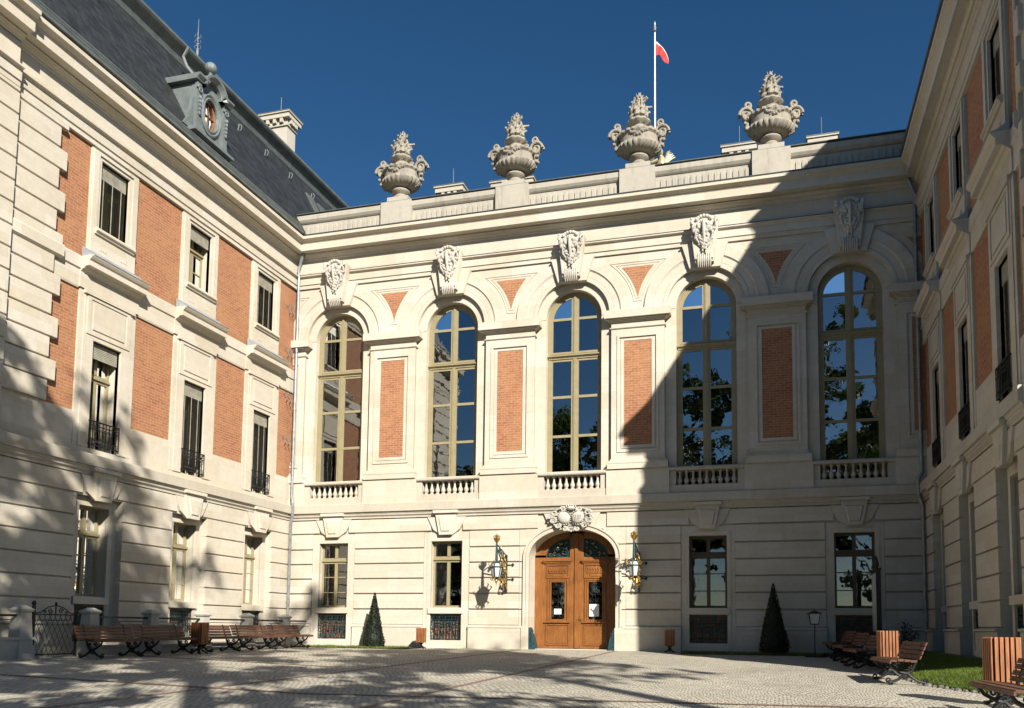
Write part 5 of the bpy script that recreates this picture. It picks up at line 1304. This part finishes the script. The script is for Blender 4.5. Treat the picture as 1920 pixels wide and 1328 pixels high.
for i in range(-7, 16):
    for sg in (1, -1):
        y0 = -11.6+i*sp_; dy = sg*0.46
        a, b = (y0, 0.0), (y0+dy, zt)
        def cl(p, q, lo=-11.6, hi=-10.44):
            pts_ = []
            for t in (0, 1): pts_.append([p[0]+(q[0]-p[0])*t, p[1]+(q[1]-p[1])*t])
            for j in (0, 1):
                y_, z_ = pts_[j]
                if y_ < lo: t = (lo-p[0])/(q[0]-p[0]); pts_[j] = [lo, p[1]+(q[1]-p[1])*t]
                if y_ > hi: t = (hi-p[0])/(q[0]-p[0]); pts_[j] = [hi, p[1]+(q[1]-p[1])*t]
            return pts_
        if max(a[0], b[0]) <= -11.6 or min(a[0], b[0]) >= -10.44: continue
        p, q = cl(a, b)
        m.tube([G(p[0], 0.006*sg, p[1]), G(q[0], 0.006*sg, q[1])], 0.008, 4)
m.build('lattice', 'iron', gt)
m = MB(); c_ = -11.02
for sg in (-1, 1):
    m.tube([G(c_+sg*0.57, 0, 0.95), G(c_+sg*0.40, 0, 0.98), G(c_+sg*0.22, 0, 1.10), G(c_+sg*0.04, 0, 1.14)], 0.013, 5)
    m.tube(spiral((c_+sg*0.15, 1.02), 0.07, 1.4, lambda p, q: G(p, 0, q), sgn=sg, n=14), 0.011, 5); m.tube(spiral((c_+sg*0.30, 0.99), 0.04, 1.2, lambda p, q: G(p, 0, q), sgn=-sg, n=10), 0.01, 5)
m.tube([G(c_, 0, 0.95), G(c_, 0, 1.16)], 0.016, 5); m.ball(G(c_, 0, 1.18), 0.03, 0.03, 0.05, 7, 5)
m.build('crest', 'iron', gt)

# ================================================================= PLANTS
def leaf_faces(m, pts, size, rg, up=0.3):
    for p in pts:
        n_ = Vector((rg.gauss(0, 1), rg.gauss(0, 1), rg.gauss(0, 1)+up)).normalized(); a = n_.orthogonal().normalized(); b = n_.cross(a)
        t = rg.uniform(0, 6.28); x = a*cos(t)+b*sin(t); y_ = n_.cross(x); s_ = size*rg.uniform(0.6, 1.3); P = Vector(p)
        m.add([P-x*s_, P-y_*s_*0.5+n_*s_*0.15, P+x*s_, P+y_*s_*0.5+n_*s_*0.15], [(0, 1, 2, 3)])
def cone_bush(x, y, h, rad, label, seed):
    rg = random.Random(seed); root = thing('topiary_cone', label, 'topiary', (x, y, gz(x, y)), 'clipped cone shrubs', fixed=True); zb = gz(x, y)
    m = MB(); m.lathe((x, y, zb), [(rad*0.80, 0.06), (rad*0.87, 0.3), (rad*0.45, h*0.55), (0.015, h*0.96)], 14); m.build('core', 'leaf_yew', root)
    m = MB(); pts = []
    for i in range(5200):
        t = 1-math.sqrt(rg.random()) if rg.random() < 0.75 else rg.random(); a = rg.uniform(0, 6.283); rr = rad*(1-t)**0.92*rg.uniform(0.90, 1.07+(0.12 if rg.random() < 0.06 else 0))*(1+0.05*sin(a*3+t*9)+0.04*sin(a*7-t*17))+0.012
        if t < 0.08: rr *= 0.86+t
        pts.append((x+rr*cos(a), y+rr*sin(a), zb+0.04+t*h))
    leaf_faces(m, pts, 0.028, rg); m.build('foliage', 'leaf_yew', root, recalc=False)
cone_bush(4.10, -0.95, 1.86, 0.37, 'dark clipped cone shrub in the sun against the facade left of the door', 3)
cone_bush(17.40, -0.95, 2.10, 0.45, 'dark clipped cone shrub in deep shade against the facade right of the door', 4)
def grass_patch(name, label_kind, poly_fn, n, h, seed, spread=0.5):
    rg = random.Random(seed); m = MB()
    for i in range(n):
        x, y = poly_fn(rg); z = gz(x, y); a = rg.uniform(0, 6.28); hh = h*rg.uniform(0.5, 1.3); w = 0.006+hh*0.05; lx, ly = rg.gauss(0, spread)*hh, rg.gauss(0, spread)*hh
        dx, dy = cos(a)*w, sin(a)*w
        m.add([(x-dx, y-dy, z), (x+dx, y+dy, z), (x+lx, y+ly, z+hh)], [(0, 1, 2)])
    o = m.build(name, 'grass', recalc=False); o['kind'] = 'stuff'; return o
# beds at the foot of the facade
m = MB()
def bed(name, x0, x1, y0, y1, mat, off=0.02):
    m = MB(); n_ = 20
    for i in range(n_+1):
        x = x0+(x1-x0)*i/n_
        m.v += [(x, y0, gz(x, y0)+off), (x, y1, gz(x, y1)+off)]
    m.f = [(2*i, 2*i+2, 2*i+3, 2*i+1) for i in range(n_)]
    return struct(m.build(name, mat, recalc=False))
bed('flower_bed', 1.2, 5.6, -1.5, -0.02, 'soil'); bed('flower_bed', 14.6, 21.9, -1.5, -0.02, 'soil')
def grass_tuft(rg):
    x = 1.3+rg.random()*4.2; return x, -1.5+1.2*rg.random()*(0.4+0.6*abs(sin(x*2.3)))
grass_patch('grass_strip', '', grass_tuft, 4500, 0.08, 5)
grass_patch('grass_strip', '', lambda rg: (14.7+rg.random()*6.5, -1.48+0.6*rg.random()), 6000, 0.09, 6)
# lawn on the right
m = MB()
KC = [(20.15, -2.2), (20.1, -4.5), (20.0, -6.8), (19.95, -9.0), (20.1, -10.4), (20.5, -11.3), (21.0, -12.0), (21.8, -12.8), (23.5, -14.0)]
IC = [(21.5, -0.3), (21.5, -2.5), (21.5, -5.0), (21.5, -7.3), (21.55, -9.0), (21.9, -10.2), (22.4, -11.0), (23.2, -11.6), (25.0, -12.5)]
def lawn_xyz(a, t):
    k = min(7, int(a)); w = a-k
    kx, ky = KC[k][0]*(1-w)+KC[k+1][0]*w, KC[k][1]*(1-w)+KC[k+1][1]*w; ix, iy = IC[k][0]*(1-w)+IC[k+1][0]*w, IC[k][1]*(1-w)+IC[k+1][1]*w
    x, y = kx+(ix-kx)*t, ky+(iy-ky)*t; z0 = gz(kx, ky)+0.03
    return x, y, z0+(0.13-z0)*(t**0.8)
m = MB(); NA, NT = 32, 8
m.v = [lawn_xyz(8*i/NA, j/NT) for i in range(NA+1) for j in range(NT+1)]
m.f = [(i*(NT+1)+j, (i+1)*(NT+1)+j, (i+1)*(NT+1)+j+1, i*(NT+1)+j+1) for i in range(NA) for j in range(NT)]
struct(m.build('lawn', 'grass', recalc=False))
rg = random.Random(9); m = MB()
for i in range(70000):
    x, y, z = lawn_xyz(8*rg.random(), rg.random()); a = rg.uniform(0, 6.28); hh = 0.045*rg.uniform(0.5, 1.3); w = 0.006; lx, ly = rg.gauss(0, 0.6)*hh, rg.gauss(0, 0.6)*hh
    m.add([(x-cos(a)*w, y-sin(a)*w, z-0.004), (x+cos(a)*w, y+sin(a)*w, z-0.004), (x+lx, y+ly, z+hh)], [(0, 1, 2)])
o = m.build('grass', 'grass', recalc=False); o['kind'] = 'stuff'
m = MB(); m.v = [(21.45, -0.2, 0.135), (21.95, -0.2, 0.14), (21.95, -10.5, 0.15), (21.5, -10.0, 0.14)]; m.f = [(0, 1, 2, 3)]; struct(m.build('gravel_strip', 'gravel', recalc=False))
rg = random.Random(2); m = MB()
for (x0, y0), (x1, y1) in zip(KC[:-1], KC[1:]):
    l = math.hypot(x1-x0, y1-y0); n_ = int(l/0.15)
    for i in range(n_):
        t = (i+0.5)/n_; x, y = x0+(x1-x0)*t, y0+(y1-y0)*t; z = gz(x, y); s_ = rg.uniform(0.7, 1.2)
        m.ball((x-0.03+rg.uniform(-.02, .02), y, z+0.005), 0.06*s_, 0.075*s_, 0.042*s_, 6, 4, Matrix.Rotation(rg.random()*3, 3, 'Z'))
struct(m.build('kerb_stones', 'gravel', smooth=False), 'stuff')
# rose shrub by the rain pipe in the right corner
def small_shrub(x, y, h, label, seed, name='shrub'):
    rg = random.Random(seed); root = thing(name, label, 'shrub', (x, y, 0), fixed=True); m = MB(); s_ = MB(); z0 = gz(x, y)
    for i in range(9):
        a = rg.uniform(0, 6.28); ln = h*rg.uniform(0.6, 1.0); tip = (x+cos(a)*0.35*rg.random()*1.6, y+sin(a)*0.3*rg.random(), z0+ln); mid = ((x*1.4+tip[0]*0.6)/2, (y*1.4+tip[1]*0.6)/2, z0+ln*0.5)
        s_.tube([(x, y, z0), mid, tip], [0.012, 0.009, 0.004], 5)
        pts = [(mid[0]+(tip[0]-mid[0])*t+rg.gauss(0, 0.06), mid[1]+(tip[1]-mid[1])*t+rg.gauss(0, 0.06), mid[2]+(tip[2]-mid[2])*t+rg.gauss(0, 0.06)) for t in [rg.uniform(-0.5, 1.05) for _ in range(60)]]
        leaf_faces(m, pts, 0.035, rg)
    s_.build('stem', 'bark', root); m.build('foliage', 'leaf_rose', root, recalc=False)
small_shrub(21.0, -1.2, 1.15, 'leafy rose shrub in the shaded corner beside the rain pipe', 3, 'rose_shrub')
# ---------------------------------------------------------------- small post lantern and display column
pl = thing('post_lantern', 'small box lantern on a thin black post in the shade right of the cone shrub', 'lantern', (18.53, -2.0, 0), fixed=True)
x, y = 18.53, -2.0; z0 = gz(x, y)
m = MB(); m.tube([(x, y, z0), (x, y, z0+0.95)], 0.016, 6); m.box(ID, x-0.27, x+0.27, y-0.12, y+0.12, z0, z0+0.03); m.build('post', 'iron', pl)
m = MB()
for sx in (-1, 1):
    for sy in (-1, 1): m.tube([(x+sx*0.11, y+sy*0.09, z0+0.95), (x+sx*0.15, y+sy*0.12, z0+1.24)], 0.012, 4)
m.box(ID, x-0.12, x+0.12, y-0.10, y+0.10, z0+0.93, z0+0.96); m.box(ID, x-0.19, x+0.19, y-0.15, y+0.15, z0+1.24, z0+1.265)
m.hexa([(x-0.17, y-0.13, z0+1.265), (x+0.17, y-0.13, z0+1.265), (x+0.17, y+0.13, z0+1.265), (x-0.17, y+0.13, z0+1.265), (x-0.04, y-0.03, z0+1.33), (x+0.04, y-0.03, z0+1.33), (x+0.04, y+0.03, z0+1.33), (x-0.04, y+0.03, z0+1.33)])
m.tube([(x, y, z0+1.32), (x, y, z0+1.40)], [0.012, 0.004], 5); m.build('lantern_frame', 'iron', pl)
m = MB(); m.hexa([(x-0.10, y-0.08, z0+0.96), (x+0.10, y-0.08, z0+0.96), (x+0.10, y+0.08, z0+0.96), (x-0.10, y+0.08, z0+0.96), (x-0.14, y-0.11, z0+1.24), (x+0.14, y-0.11, z0+1.24), (x+0.14, y+0.11, z0+1.24), (x-0.14, y+0.11, z0+1.24)]); m.build('lantern_glass', 'lamp_glass', pl)
dc = thing('display_case', 'tall narrow display case with carved crest seen edge-on near the shaded right corner', 'display case', (20.2, -2.2, 0), fixed=True)
x, y = 20.16, -2.3
m = MB(); m.box(ID, x-0.045, x+0.075, y-0.5, y+0.5, 0.62, 2.36); m.box(ID, x-0.06, x+0.09, y-0.53, y+0.53, 2.36, 2.44); m.box(ID, x-0.02, x+0.05, y-0.4, y-0.3, -0.1, 0.62); m.box(ID, x-0.02, x+0.05, y+0.3, y+0.4, -0.1, 0.62); m.build('case', 'iron', dc)
m = MB(); m.box(ID, x-0.052, x-0.045, y-0.45, y+0.45, 0.70, 2.30); m.build('pane', 'lamp_glass', dc)
m = MB()
for i in range(7): m.tube(spiral((y-0.42+i*0.14, 2.52+0.16*sin(pi*i/6)), 0.08, 1.2, lambda p, q: (x+0.015, p, q), start=i, n=12), 0.028, 6)
m.tube([(x+0.015, y-0.1, 2.44), (x+0.015, y, 2.78), (x+0.015, y+0.1, 2.44)], [0.05, 0.03, 0.05], 6); m.build('crest', 'iron', dc)

# fallen leaves
rg = random.Random(11)
m = MB()
for i in range(60):
    x, y = rg.uniform(8, 20), rg.uniform(-15, -2); z = gz(x, y)+0.012; a = rg.uniform(0, 6.28); s_ = rg.uniform(0.02, 0.045)
    m.add([(x+s_*cos(a), y+s_*sin(a), z+0.01), (x+s_*0.5*cos(a+1.6), y+s_*0.5*sin(a+1.6), z), (x-s_*cos(a), y-s_*sin(a), z+0.012), (x+s_*0.5*cos(a-1.6), y+s_*0.5*sin(a-1.6), z)], [(0, 1, 2, 3)])
struct(m.build('fallen_leaves', 'leaf_fallen', recalc=False), 'stuff')

# ================================================================= TREES BEHIND THE CAMERA (seen in the panes, and their shade)
def tree(x, y, h, rad, seed, label, n=9000, low=0.34, leaf=0.26, lean=0):
    rg = random.Random(seed); zb = gz(x, y); root = thing('broadleaf_tree', label, 'tree', (x, y, zb), 'park trees behind the viewer', fixed=True)
    t = MB(); limbs = []
    t.tube([(x, y, zb-0.1), (x+0.1, y, zb+h*0.2), (x+lean*0.5, y, zb+h*0.45), (x+lean, y, zb+h*0.75)], [0.50, 0.36, 0.26, 0.10], 10)
    for i in range(16):
        f0 = rg.uniform(max(0.28, low-0.06), 0.82); a = rg.uniform(0, 6.28); zz = zb+h*f0; rr = rad*rg.uniform(0.6, 0.95)*(1.1-0.5*abs(f0-0.5)); e = rg.uniform(0.08, 0.25)*h
        p0 = (x+lean*f0, y, zz); p1 = (x+lean*f0+cos(a)*rr*0.5, y+sin(a)*rr*0.5, zz+e*0.6); p2 = (x+lean*f0+cos(a)*rr, y+sin(a)*rr, zz+e)
        t.tube([p0, p1, p2], [0.15, 0.09, 0.03], 6); limbs += [p1, p2, tuple((p1[k]+p2[k])/2 for k in range(3))]
    t.build('trunk', 'bark', root)
    m = MB(); cl = []
    for p in limbs: cl.append((p, rg.uniform(0.5, 1.15)))
    for i in range(44):
        a = rg.uniform(0, 6.28); f0 = rg.uniform(low, 0.99); rr = rad*math.sqrt(rg.random())*math.sqrt(max(0.08, 1-((f0-0.6)/0.42)**2)); cl.append(((x+lean+cos(a)*rr, y+sin(a)*rr, zb+h*f0), rg.uniform(0.45, 1.2)))
    pts = []
    for i in range(n):
        c, s_ = cl[rg.randrange(len(cl))]; v = Vector((rg.gauss(0, 1), rg.gauss(0, 1), rg.gauss(0, 0.7))); v = v/max(v.length, 0.01)*s_*rg.random()**0.45
        pts.append((c[0]+v.x, c[1]+v.y, c[2]+v.z*0.8))
    leaf_faces(m, pts, leaf, rg); m.build('crown', 'leaf', root, recalc=False); return root
TR = [(12.0, -27.5, 19.4, 4.8, 1, 'round tree mirrored in the fourth arched window', 5200, 0.38),
      (19.5, -29.0, 21.2, 5.2, 2, 'tall tree with a forked trunk mirrored in the fifth arched window', 5600, 0.40),
      (27.5, -28.5, 20.6, 3.6, 4, 'tall tree beyond the right end of the court', 3600, 0.72),
      (4.5, -29.0, 16.5, 4.0, 7, 'lower tree mirrored in the middle arched window', 6000, 0.35),
      (-5.0, -31.0, 13.0, 4.5, 8, 'broad low tree mirrored in the second arched window', 6000, 0.3)]
for a in TR: tree(*a)
BG = tree(-20.0, -62.0, 21.0, 6.5, 21, 'unseen far tree added to block low sky', 5000, 0.15, 0.42)  # unseen tree belt, added to keep low sky glow off the shaded walls

BG['label'] = 'dense unseen tree added far behind the viewer to block low sky glow'; BG['group'] = 'unseen belt of trees added behind to block low sky glow'
rg = random.Random(77)
for i in range(17):
    x = -44+i*7.2+rg.uniform(-2, 2); y = -64-rg.uniform(0, 14)+(8 if i in (0, 1, 15, 16) else 0)
    dup(BG, (x, y, -0.8), rg.uniform(0, 6.28), None, None, rg.uniform(0.85, 1.2))
